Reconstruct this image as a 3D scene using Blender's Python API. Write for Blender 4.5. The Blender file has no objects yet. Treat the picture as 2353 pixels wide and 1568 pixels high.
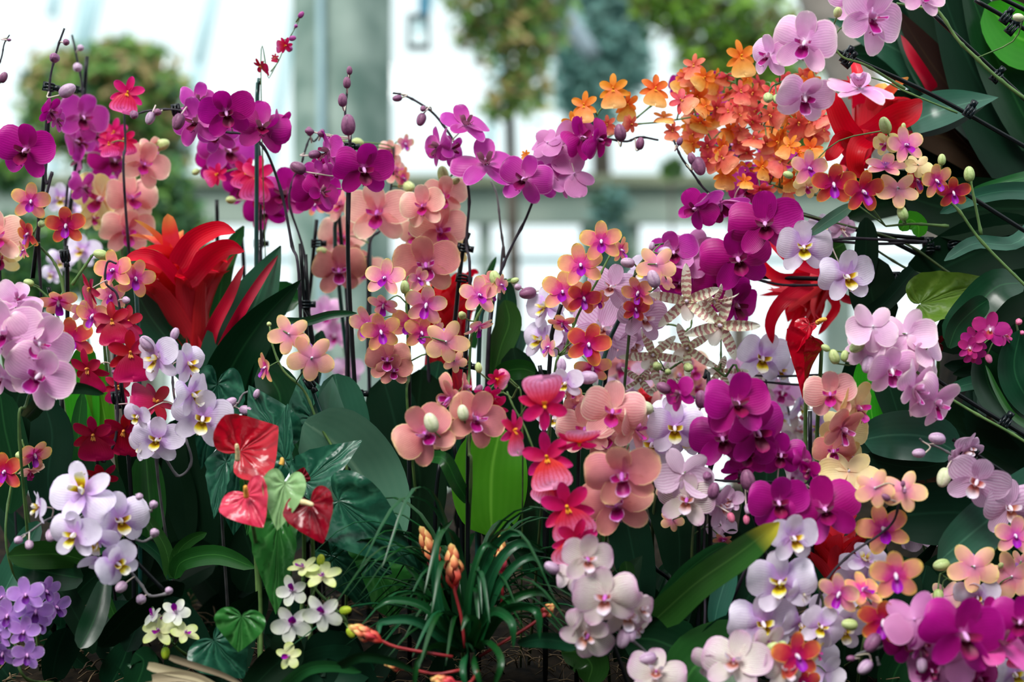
import bpy, bmesh, math, random
from mathutils import Vector, Matrix, noise
C = bpy.context.scene.collection
sc = bpy.context.scene
# ------------------------------------------------------------------ camera
F = 60.0/36.0*2353.0
CAMZ = 1.3
cd = bpy.data.cameras.new('camera'); cam = bpy.data.objects.new('camera', cd); C.objects.link(cam)
cd.lens = 60; cd.sensor_width = 36; cd.clip_start = 0.05; cd.clip_end = 400
cam.location = (0, 0, CAMZ); cam.rotation_euler = (math.pi/2, 0, 0)
cd.dof.use_dof = True; cd.dof.focus_distance = 2.13; cd.dof.aperture_fstop = 2.5
sc.camera = cam
def P(px, py, d): return Vector(((px-1176.5)/F*d, d, CAMZ-(py-784.0)/F*d))
# ------------------------------------------------------------------ light and exposure
w = bpy.data.worlds.new('overcast_sky'); sc.world = w; w.use_nodes = True
nt = w.node_tree; nt.nodes.clear()
wo = nt.nodes.new('ShaderNodeOutputWorld'); bg = nt.nodes.new('ShaderNodeBackground')
tc = nt.nodes.new('ShaderNodeTexCoord'); sx = nt.nodes.new('ShaderNodeSeparateXYZ')
rp = nt.nodes.new('ShaderNodeValToRGB')
rp.color_ramp.elements[0].position = 0.0; rp.color_ramp.elements[0].color = (.80, .93, .95, 1)
rp.color_ramp.elements[1].position = 0.9; rp.color_ramp.elements[1].color = (1.0, 1.08, 1.12, 1)
nt.links.new(tc.outputs['Generated'], sx.inputs[0]); nt.links.new(sx.outputs['Z'], rp.inputs[0])
nt.links.new(rp.outputs[0], bg.inputs[0]); nt.links.new(bg.outputs[0], wo.inputs[0])
bg.inputs[1].default_value = 1.25
sd = bpy.data.lights.new('sun', 'SUN'); sun = bpy.data.objects.new('sun', sd); C.objects.link(sun)
sd.energy = 3.3; sd.angle = math.radians(22); sd.color = (1, .97, .93)
sun.rotation_euler = (math.radians(34), math.radians(-20), 0)
sc.view_settings.view_transform = 'Standard'; sc.view_settings.look = 'None'
sc.view_settings.gamma = 1; sc.view_settings.use_curve_mapping = False
sc.view_settings.exposure = 0.14
sc.cycles.max_bounces = 7; sc.cycles.diffuse_bounces = 4; sc.cycles.glossy_bounces = 2
sc.cycles.transmission_bounces = 5; sc.cycles.transparent_max_bounces = 6
# ------------------------------------------------------------------ helpers
rng = random.Random(7)
def lin(c):
    return tuple((x/255/12.92 if x/255 <= .04045 else ((x/255+.055)/1.055)**2.4) for x in c) + (1,)
def obj(name, me, parent=None, mat=None, m=None):
    o = bpy.data.objects.new(name, me); C.objects.link(o)
    if mat is not None and me is not None and len(me.materials) == 0: me.materials.append(mat)
    if parent is not None: o.parent = parent
    if m is not None: o.matrix_local = m
    return o
def thing(name, label, cat, loc, group=None):
    o = bpy.data.objects.new(name, None); C.objects.link(o); o.empty_display_size = .02
    o.location = loc; o['label'] = label; o['category'] = cat
    if group: o['group'] = group
    return o
def structure(name, me, mat):
    o = obj(name, me, None, mat); o['kind'] = 'structure'; return o
class MB:
    def __init__(s): s.v = []; s.f = []; s.uv = []; s.mi = []
    def add(s, V, Fc, UV, mi=0):
        n = len(s.v); s.v += [tuple(p) for p in V]
        for f, u in zip(Fc, UV): s.f.append([i+n for i in f]); s.uv += u; s.mi.append(mi)
        return s
    def mesh(s, name, mats, origin=None):
        me = bpy.data.meshes.new(name)
        V = s.v if origin is None else [(p[0]-origin[0], p[1]-origin[1], p[2]-origin[2]) for p in s.v]
        me.from_pydata(V, [], s.f)
        ul = me.uv_layers.new(name='uv')
        ul.data.foreach_set('uv', [c for u in s.uv for c in u])
        for m in (mats if isinstance(mats, (list, tuple)) else [mats]): me.materials.append(m)
        me.polygons.foreach_set('material_index', s.mi)
        me.polygons.foreach_set('use_smooth', [True]*len(s.f))
        me.update(); return me
def grid(fn, nu, nv):
    V = []; Fc = []; UV = []
    for j in range(nv+1):
        for i in range(nu+1): V.append(fn(i/nu, j/nv))
    for j in range(nv):
        for i in range(nu):
            a = j*(nu+1)+i; Fc.append((a, a+1, a+nu+2, a+nu+1))
            UV.append([(i/nu, j/nv), ((i+1)/nu, j/nv), ((i+1)/nu, (j+1)/nv), (i/nu, (j+1)/nv)])
    return V, Fc, UV
def prof(a, b, bw=0.0):
    tm = a/(a+b); mx = tm**a*(1-tm)**b
    return lambda t: max(0.0, (max(t, 1e-6)**a*max(1-t, 0)**b)/mx*(1-bw*(1-t)) + bw*(1-t)**3)
def blade(mb, L, W, a=.5, b=.5, bw=.1, cup=0, bend=0, ruf=0, th=0, tilt=0, org=(0, 0, 0), notch=0, nu=6, nv=7, seed=0, mi=0, roll=0):
    """a petal: grows from org in the direction th (clockwise from up, seen from the front)"""
    f = prof(a, b, bw); ph = seed*2.1
    R = Matrix.Rotation(-th, 4, 'Z') @ Matrix.Rotation(tilt, 4, 'X') @ Matrix.Rotation(roll, 4, 'Y')
    O = Vector(org)
    def fn(u, v):
        t = 1-(1-v)**1.8; s = 2*u-1; wd = W*.5*f(t)
        x = s*wd; y = L*t - notch*L*(1-abs(s))*t**4
        z = cup*s*s*wd*2 + bend*t*t*L + ruf*L*math.sin(ph+s*4.0+t*5)*t*abs(s) + ruf*.5*L*math.sin(ph*2+t*6)*t
        return O + (R @ Vector((x, y, z)))
    V, Fc, UV = grid(fn, nu, nv)
    # real v stored as t
    UV = [[(p[0], 1-(1-p[1])**1.8) for p in q] for q in UV]
    mb.add(V, Fc, UV, mi); return mb
def ellipsoid(mb, c, ax, r, L, nu=8, nv=6, pt=1.0, mi=0, fl=1.0):
    ax = Vector(ax).normalized(); q = ax.to_track_quat('Z', 'Y'); c = Vector(c)
    def fn(u, v):
        a = u*2*math.pi; p = math.pi*v; rr = r*math.sin(p)**pt
        if v > .5: rr *= fl
        return c + q @ Vector((rr*math.cos(a), rr*math.sin(a), -math.cos(p)*L*.5))
    mb.add(*grid(fn, nu, nv), mi=mi); return mb
def catmull(pts, n):
    pts = [Vector(p) for p in pts]
    if len(pts) == 2: return [pts[0].lerp(pts[1], i/n) for i in range(n+1)]
    Q = [2*pts[0]-pts[1]] + pts + [2*pts[-1]-pts[-2]]; m = len(pts)-1; out = []
    for i in range(n+1):
        x = i/n*m; k = min(int(x), m-1); t = x-k
        p0, p1, p2, p3 = Q[k:k+4]
        out.append(.5*((2*p1)+(p2-p0)*t+(2*p0-5*p1+4*p2-p3)*t*t+(3*p1-p0-3*p2+p3)*t**3))
    return out
def tube(mb, pts, r0, r1=None, n=None, sides=6, nodes=0, mi=0):
    r1 = r0 if r1 is None else r1
    n = n or max(2, (len(pts)-1)*5); S = catmull(pts, n); V = []; Fc = []; UV = []
    for i, p in enumerate(S):
        T = (S[min(i+1, n)]-S[max(i-1, 0)]).normalized()
        X = T.orthogonal().normalized() if i == 0 else (X-T*X.dot(T)).normalized()
        Y = T.cross(X); r = r0+(r1-r0)*i/n
        if nodes and i % nodes == nodes-1: r *= 1.35
        for k in range(sides):
            a = 2*math.pi*k/sides; V.append(p+X*(r*math.cos(a))+Y*(r*math.sin(a)))
    for i in range(n):
        for k in range(sides):
            k2 = (k+1) % sides; Fc.append((i*sides+k, i*sides+k2, (i+1)*sides+k2, (i+1)*sides+k))
            UV.append([(k/sides, i/n), ((k+1)/sides, i/n), ((k+1)/sides, (i+1)/n), (k/sides, (i+1)/n)])
    Fc.append(tuple(range(sides))[::-1]); UV.append([(0, 0)]*sides)
    Fc.append(tuple(n*sides+k for k in range(sides))); UV.append([(0, 1)]*sides)
    mb.add(V, Fc, UV, mi); return mb
def ribbon(mb, pts, W, N, a=.5, b=.6, bw=.3, fold=.18, wave=0, nu=4, nv=14, seed=0, mi=0):
    """a leaf or bract blade along a 3-D spine; N is the upper side's normal (Vector or function of t)"""
    S = catmull(pts, nv); f = prof(a, b, bw); V = []
    for j, p in enumerate(S):
        T = (S[min(j+1, nv)]-S[max(j-1, 0)]).normalized(); t = j/nv
        n0 = N(t) if callable(N) else N
        X = T.cross(n0)
        if X.length < 1e-4: X = T.orthogonal()
        X.normalize(); Z = X.cross(T).normalized()
        wd = W*.5*f(min(t, .998))
        for i in range(nu+1):
            s = 2*i/nu-1
            V.append(p + X*(s*wd) + Z*(fold*abs(s)**1.4*wd*2 + wave*W*math.sin(seed+t*9+s*1.5)*abs(s)))
    Fc = []; UV = []
    for j in range(nv):
        for i in range(nu):
            q = j*(nu+1)+i; Fc.append((q, q+1, q+nu+2, q+nu+1))
            UV.append([(i/nu, j/nv), ((i+1)/nu, j/nv), ((i+1)/nu, (j+1)/nv), (i/nu, (j+1)/nv)])
    mb.add(V, Fc, UV, mi); return mb
# ------------------------------------------------------------------ materials
def M_base(name):
    m = bpy.data.materials.new(name); m.use_nodes = True; m.node_tree.nodes.clear(); return m, m.node_tree
def N(nt, t, **k):
    n = nt.nodes.new('ShaderNode'+t)
    for a, b in k.items(): setattr(n, a, b)
    return n
def mth(nt, op, a, b=None, c=None):
    n = N(nt, 'Math', operation=op)
    for i, x in enumerate((a, b, c)):
        if x is None: continue
        if isinstance(x, (int, float)): n.inputs[i].default_value = x
        else: nt.links.new(x, n.inputs[i])
    return n.outputs[0]
def mixc(nt, f, a, b):
    n = N(nt, 'Mix', data_type='RGBA')
    if isinstance(f, (int, float)): n.inputs[0].default_value = f
    else: nt.links.new(f, n.inputs[0])
    for i, x in ((6, a), (7, b)):
        if isinstance(x, tuple): n.inputs[i].default_value = x
        else: nt.links.new(x, n.inputs[i])
    return n.outputs[2]
def finish(nt, col, rough, tr, spec=.3, bump=None, bstr=.2, coat=0, trcol=None):
    out = N(nt, 'OutputMaterial'); pb = N(nt, 'BsdfPrincipled')
    nt.links.new(col, pb.inputs['Base Color']) if not isinstance(col, tuple) else setattr(pb.inputs['Base Color'], 'default_value', col)
    pb.inputs['Roughness'].default_value = rough; pb.inputs['Specular IOR Level'].default_value = spec
    pb.inputs['Coat Weight'].default_value = coat; pb.inputs['Coat Roughness'].default_value = .15
    if bump is not None:
        bn = N(nt, 'Bump'); bn.inputs['Strength'].default_value = bstr; bn.inputs['Distance'].default_value = .002
        nt.links.new(bump, bn.inputs['Height']); nt.links.new(bn.outputs[0], pb.inputs['Normal'])
    if tr > 0:
        tl = N(nt, 'BsdfTranslucent'); mx = N(nt, 'MixShader'); mx.inputs[0].default_value = tr
        c2 = trcol or col
        nt.links.new(c2, tl.inputs[0]) if not isinstance(c2, tuple) else setattr(tl.inputs[0], 'default_value', c2)
        nt.links.new(pb.outputs[0], mx.inputs[1]); nt.links.new(tl.outputs[0], mx.inputs[2]); nt.links.new(mx.outputs[0], out.inputs[0])
    else: nt.links.new(pb.outputs[0], out.inputs[0])
def petal_mat(name, stops, edge=None, ew=.12, vein=None, vs=.5, vn=14, bars=None, spots=None, back=.3, tr=.35, rough=.45, hv=.25, coat=0):
    """colours run from the petal's base to its tip (stops), with a rim colour, fan veins, cross bars or speckles"""
    m, nt = M_base(name)
    uv = N(nt, 'UVMap'); sp = N(nt, 'SeparateXYZ'); nt.links.new(uv.outputs[0], sp.inputs[0])
    u, v = sp.outputs[0], sp.outputs[1]
    oi = N(nt, 'ObjectInfo'); tcn = N(nt, 'TexCoord')
    nz = N(nt, 'TexNoise'); nz.inputs['Scale'].default_value = 7; nz.inputs['Detail'].default_value = 3
    nt.links.new(tcn.outputs['Object'], nz.inputs[0])
    au = mth(nt, 'ABSOLUTE', mth(nt, 'MULTIPLY_ADD', u, 2, -1))
    vv = mth(nt, 'ADD', v, mth(nt, 'MULTIPLY', mth(nt, 'SUBTRACT', nz.outputs[0], .5), .3))
    r = N(nt, 'ValToRGB'); cr = r.color_ramp
    while len(cr.elements) < len(stops): cr.elements.new(.5)
    for e, (p, c) in zip(cr.elements, stops): e.position = p; e.color = lin(c)
    nt.links.new(vv, r.inputs[0]); col = r.outputs[0]
    bmp = None
    fan = mth(nt, 'SINE', mth(nt, 'ADD', mth(nt, 'MULTIPLY', u, vn*6.283), mth(nt, 'MULTIPLY', nz.outputs[0], 5)))
    if vein:
        k = mth(nt, 'POWER', mth(nt, 'MULTIPLY_ADD', fan, .5, .5), 3)
        k = mth(nt, 'MULTIPLY', k, vs); col = mixc(nt, k, col, lin(vein))
    bmp = mth(nt, 'ADD', mth(nt, 'MULTIPLY', fan, .25), mth(nt, 'MULTIPLY', nz.outputs[0], 1.5))
    if bars:
        n2 = N(nt, 'TexNoise'); n2.inputs['Scale'].default_value = 14; nt.links.new(tcn.outputs['Object'], n2.inputs[0])
        k = mth(nt, 'SINE', mth(nt, 'ADD', mth(nt, 'MULTIPLY', v, 42), mth(nt, 'MULTIPLY', n2.outputs[0], 9)))
        k = mth(nt, 'GREATER_THAN', k, 0.0); k = mth(nt, 'MULTIPLY', k, mth(nt, 'LESS_THAN', v, .8))
        col = mixc(nt, mth(nt, 'MULTIPLY', k, .85), col, lin(bars))
    if spots:
        n3 = N(nt, 'TexNoise'); n3.inputs['Scale'].default_value = 55; n3.inputs['Detail'].default_value = 1
        nt.links.new(tcn.outputs['Object'], n3.inputs[0])
        k = mth(nt, 'GREATER_THAN', n3.outputs[0], .56); k = mth(nt, 'MULTIPLY', k, mth(nt, 'LESS_THAN', v, .85))
        col = mixc(nt, mth(nt, 'MULTIPLY', k, .5), col, lin(spots))
    if edge:
        e1 = N(nt, 'MapRange', interpolation_type='SMOOTHSTEP'); e1.inputs[1].default_value = 1-ew*1.6; e1.inputs[2].default_value = 1.0
        nt.links.new(mth(nt, 'MAXIMUM', mth(nt, 'MULTIPLY', au, mth(nt, 'MINIMUM', mth(nt, 'MULTIPLY', v, 3), 1)), v), e1.inputs[0])
        col = mixc(nt, e1.outputs[0], col, lin(edge))
    # individual variation and paler backs
    hs = N(nt, 'HueSaturation'); nt.links.new(col, hs.inputs['Color'])
    nt.links.new(mth(nt, 'MULTIPLY_ADD', oi.outputs['Random'], hv*.1, .5-hv*.05), hs.inputs['Hue'])
    nt.links.new(mth(nt, 'MULTIPLY_ADD', nz.outputs[0], .25, .90), hs.inputs['Value']); col = hs.outputs[0]
    ge = N(nt, 'NewGeometry'); pale = tuple(.5+.5*x for x in lin(stops[-1][1])[:3])+(1,)
    col = mixc(nt, mth(nt, 'MULTIPLY', ge.outputs['Backfacing'], back), col, pale)
    finish(nt, col, rough, tr, .35, bmp, .12, coat)
    return m
def simple_mat(name, c, rough=.5, tr=0, spec=.4, c2=None, scale=30, bstr=0, coat=0, metal=0):
    m, nt = M_base(name); tcn = N(nt, 'TexCoord'); nz = N(nt, 'TexNoise'); nz.inputs['Scale'].default_value = scale; nz.inputs['Detail'].default_value = 4
    nt.links.new(tcn.outputs['Object'], nz.inputs[0])
    r = N(nt, 'ValToRGB'); r.color_ramp.elements[0].position = .35; r.color_ramp.elements[1].position = .65
    r.color_ramp.elements[0].color = lin(c); r.color_ramp.elements[1].color = lin(c2 or c); nt.links.new(nz.outputs[0], r.inputs[0])
    finish(nt, r.outputs[0], rough, tr, spec, nz.outputs[0] if bstr else None, bstr, coat); return m
def leaf_mat(name, c, rib, back, rough=.32, tr=.2, tip=None, vn=0, coat=.0, hv=.5, spec=.42):
    m, nt = M_base(name); uv = N(nt, 'UVMap'); sp = N(nt, 'SeparateXYZ'); nt.links.new(uv.outputs[0], sp.inputs[0])
    u, v = sp.outputs[0], sp.outputs[1]; oi = N(nt, 'ObjectInfo'); tcn = N(nt, 'TexCoord')
    nz = N(nt, 'TexNoise'); nz.inputs['Scale'].default_value = 18; nz.inputs['Detail'].default_value = 5; nt.links.new(tcn.outputs['Object'], nz.inputs[0])
    au = mth(nt, 'ABSOLUTE', mth(nt, 'MULTIPLY_ADD', u, 2, -1))
    col = mixc(nt, nz.outputs[0], tuple(x*.72 for x in lin(c)[:3])+(1,), tuple(min(1, x*1.25) for x in lin(c)[:3])+(1,))
    k = N(nt, 'MapRange'); k.inputs[1].default_value = .0; k.inputs[2].default_value = .07; k.inputs[3].default_value = .75; k.inputs[4].default_value = 0
    nt.links.new(au, k.inputs[0]); col = mixc(nt, k.outputs[0], col, lin(rib))
    sv = mth(nt, 'SINE', mth(nt, 'ADD', mth(nt, 'MULTIPLY', u, 60), mth(nt, 'MULTIPLY', nz.outputs[0], 3)))
    col = mixc(nt, mth(nt, 'MULTIPLY', mth(nt, 'MULTIPLY_ADD', sv, .5, .5), .05), col, lin(rib))
    if tip:
        k = N(nt, 'MapRange'); k.inputs[1].default_value = .78; k.inputs[2].default_value = .98; nt.links.new(v, k.inputs[0]); col = mixc(nt, k.outputs[0], col, lin(tip))
    hs = N(nt, 'HueSaturation'); nt.links.new(col, hs.inputs['Color'])
    nt.links.new(mth(nt, 'MULTIPLY_ADD', oi.outputs['Random'], hv*.08, .5-hv*.04), hs.inputs['Hue'])
    nt.links.new(mth(nt, 'MULTIPLY_ADD', oi.outputs['Random'], .5, .75), hs.inputs['Value']); col = hs.outputs[0]
    ge = N(nt, 'NewGeometry'); col = mixc(nt, mth(nt, 'MULTIPLY', ge.outputs['Backfacing'], .6), col, lin(back))
    finish(nt, col, rough, tr, spec, nz.outputs[0], .25, coat); return m
W_ = (245, 235, 240)
def PM(n, *a, **k): return petal_mat(n, *a, **k)
K = {}   # kind: builder, petal, sepal, lip, column
def kind(key, form, pet, lip, col, sep=None): K[key] = (form, pet, sep or pet, lip, col)
col_white = simple_mat('column_white', (240, 225, 240), .4, .2)
col_pink = simple_mat('column_pink', (238, 175, 235), .4, .2)
col_lilac = simple_mat('column_lilac', (205, 110, 205), .4, .2)
crest = simple_mat('crest_yellow', (250, 190, 40), .5, .1, c2=(235, 120, 20), scale=60)
crest_o = simple_mat('crest_orange', (225, 130, 40), .5, .1, c2=(240, 180, 90), scale=60)
lip_m = PM('lip_crimson', [(0, (80, 0, 40)), (.5, (120, 0, 62)), (1, (150, 8, 95))], tr=.2)
lip_p = PM('lip_purple', [(0, (205, 60, 150)), (.35, (150, 0, 150)), (1, (165, 0, 185))], tr=.25)
lip_pk = PM('lip_magenta_white_rim', [(0, (240, 190, 210)), (.25, (150, 0, 90)), (.8, (175, 20, 130)), (1, (215, 120, 205))], edge=(235, 190, 235), ew=.1)
lip_pe = PM('lip_rose', [(0, (235, 120, 150)), (.4, (190, 20, 110)), (1, (200, 60, 170))])
lip_y = PM('lip_yellow_brown', [(0, (120, 60, 20)), (.35, (190, 140, 20)), (.55, (235, 215, 40)), (.8, (245, 240, 225)), (1, (245, 240, 240))], back=.1)
lip_st = PM('lip_rust_white', [(0, (165, 60, 60)), (.35, (205, 130, 110)), (.7, (235, 215, 225)), (1, (240, 230, 250))], back=.1)
lip_dr = PM('lip_wine_red', [(0, (150, 0, 35)), (.5, (175, 0, 60)), (1, (190, 5, 85))], back=.12, tr=.3)
lip_hp = PM('lip_pink_speckled', [(0, (215, 10, 50)), (.3, (240, 60, 90)), (.6, (245, 120, 170)), (1, (245, 165, 215))], vein=(215, 10, 50), vs=.45, vn=9, spots=(225, 30, 95), back=.2)
lip_hp2 = PM('lip_hot_pink', [(0, (215, 10, 60)), (.5, (225, 40, 110)), (1, (240, 110, 190))], vein=(205, 0, 60), vs=.6, vn=8)
lip_or = PM('lip_orange', [(0, (235, 120, 30)), (.5, (240, 160, 70)), (1, (248, 195, 120))])
lip_co = PM('lip_coral', [(0, (190, 40, 50)), (.5, (235, 115, 90)), (1, (245, 160, 125))])
lip_li = PM('lip_violet', [(0, (150, 90, 60)), (.3, (80, 10, 100)), (1, (120, 40, 160))])
lip_zb = PM('lip_white_spotted', [(0, (170, 70, 80)), (.4, (235, 220, 210)), (1, (245, 245, 235))])
lip_mg = PM('lip_magenta_small', [(0, (240, 150, 60)), (.5, (190, 20, 110)), (1, (175, 10, 110))])
kind('M', 'phal', PM('petal_magenta', [(0, (225, 120, 200)), (.16, (165, 5, 120)), (.8, (182, 8, 138)), (1, (194, 26, 150))], edge=(195, 60, 165), ew=.03, vein=(140, 0, 105), vs=.35, back=.22), lip_m, col_pink)
kind('m', 'phal', PM('petal_orchid_pink', [(0, (225, 140, 205)), (.3, (200, 70, 170)), (.8, (190, 50, 165)), (1, (205, 85, 180))], edge=(225, 150, 210), ew=.05, vein=(170, 25, 140), vs=.35, back=.35), lip_m, col_pink)
kind('H', 'phal', PM('petal_bright_pink', [(0, (235, 100, 190)), (.5, (235, 85, 175)), (1, (240, 120, 195))], vein=(215, 50, 150), vs=.4), lip_m, col_pink)
kind('E', 'phal', PM('petal_peach', [(0, (210, 70, 150)), (.22, (240, 155, 158)), (.75, (249, 190, 176)), (1, (252, 218, 192))], edge=(253, 235, 200), ew=.07, vein=(228, 120, 130), vs=.35), lip_pe, col_lilac)
kind('e', 'phal', PM('petal_rose_peach', [(0, (235, 190, 170)), (.3, (238, 165, 165)), (.8, (240, 175, 175)), (1, (245, 200, 190))], edge=(245, 220, 195), ew=.06, vein=(225, 120, 140), vs=.45, vn=12), lip_pe, col_lilac)
kind('R', 'phal', PM('petal_brick_veined', [(0, (200, 80, 140)), (.3, (218, 128, 135)), (.8, (230, 152, 144)), (1, (238, 178, 150))], edge=(242, 205, 155), ew=.05, vein=(180, 70, 95), vs=.5, vn=20, tr=.3), lip_pk, col_lilac)
kind('P', 'phal', PM('petal_pale_pink', [(0, (250, 225, 245)), (.2, (228, 160, 215)), (.7, (238, 185, 222)), (1, (245, 205, 225))], edge=(250, 225, 232), ew=.07, vein=(220, 140, 205), vs=.35), lip_pk, col_white)
kind('W', 'phal', PM('petal_white_lilac', [(0, (215, 150, 225)), (.28, (215, 175, 235)), (.5, (236, 222, 246)), (1, (244, 236, 250))], edge=(225, 205, 242), ew=.04, vein=(215, 190, 235), vs=.3, hv=.1), lip_y, col_white)
kind('S', 'phal', PM('petal_striped', [(0, (235, 222, 215)), (.4, (238, 238, 222)), (.8, (236, 222, 226)), (1, (225, 184, 212))], edge=(222, 178, 212), ew=.06, vein=(165, 80, 130), vs=.9, vn=15, hv=.1), lip_st, col_lilac)
kind('L', 'phal', PM('petal_dusky_lilac', [(0, (225, 180, 215)), (.4, (218, 180, 212)), (1, (225, 195, 220))], vein=(185, 110, 170), vs=.6, vn=10, hv=.1), lip_st, col_white)
kind('C', 'phal', PM('petal_cream', [(0, (240, 190, 150)), (.3, (240, 215, 160)), (.8, (242, 222, 150)), (1, (240, 215, 120))], edge=(248, 232, 180), ew=.06, back=.2), lip_pe, col_white)
kind('O', 'mini', PM('petal_orange_pink', [(0, (205, 30, 175)), (.3, (236, 80, 165)), (.5, (246, 145, 142)), (.85, (250, 178, 132)), (1, (252, 208, 122))], edge=(248, 205, 105), ew=.1, vein=(220, 80, 100), vs=.3), lip_p, col_white)
kind('o', 'mini', PM('petal_rose_yellow_rim', [(0, (205, 60, 190)), (.28, (236, 115, 180)), (.7, (246, 170, 172)), (1, (250, 208, 160))], edge=(248, 222, 140), ew=.08, vein=(215, 90, 130), vs=.3), lip_p, col_white)
kind('Q', 'mini', PM('petal_red_orange', [(0, (190, 10, 130)), (.35, (200, 25, 85)), (.65, (218, 78, 75)), (1, (234, 120, 75))], edge=(245, 170, 70), ew=.09, vein=(180, 10, 60), vs=.35), lip_p, col_white)
kind('D', 'onc', PM('petal_dark_red', [(0, (150, 0, 40)), (.5, (170, 5, 48)), (1, (180, 8, 65))], back=.15, tr=.3), lip_dr, crest_o)
kind('T', 'onc', PM('petal_hot_pink', [(0, (190, 0, 80)), (.5, (212, 10, 90)), (1, (222, 30, 120))], edge=(225, 60, 160), ew=.04, back=.3), lip_hp, crest)
kind('U', 'onc', K['T'][1], lip_hp2, crest)
kind('A', 'onc', PM('petal_orange', [(0, (215, 85, 25)), (.5, (235, 120, 35)), (1, (243, 150, 55))], tr=.4, back=.1), lip_or, crest)
kind('a', 'onc', PM('petal_coral', [(0, (190, 40, 50)), (.5, (225, 85, 80)), (1, (235, 115, 95))], tr=.4, back=.15), lip_co, crest_o)
kind('Z', 'zebra', PM('petal_barred', [(0, (225, 225, 180)), (1, (240, 240, 225))], bars=(178, 108, 112), back=.15), lip_zb, col_white)
kind('V', 'mini', PM('petal_violet', [(0, (215, 160, 235)), (.5, (190, 135, 222)), (1, (198, 150, 226))], edge=(232, 212, 246), ew=.06, vein=(165, 100, 208), vs=.3), lip_li, col_pink)
kind('w', 'mini', PM('petal_white_green', [(0, (215, 170, 225)), (.2, (240, 235, 240)), (.7, (244, 246, 235)), (1, (238, 243, 215))], vein=(225, 232, 200), vs=.2, hv=.1), lip_p, col_white)
kind('y', 'mini', PM('petal_yellow_green', [(0, (225, 225, 170)), (.6, (228, 235, 175)), (1, (210, 225, 130))], hv=.1), lip_p, col_white)
kind('g', 'mini', PM('petal_magenta_small', [(0, (235, 180, 220)), (.25, (190, 40, 140)), (1, (195, 45, 135))]), lip_mg, col_white)
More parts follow.
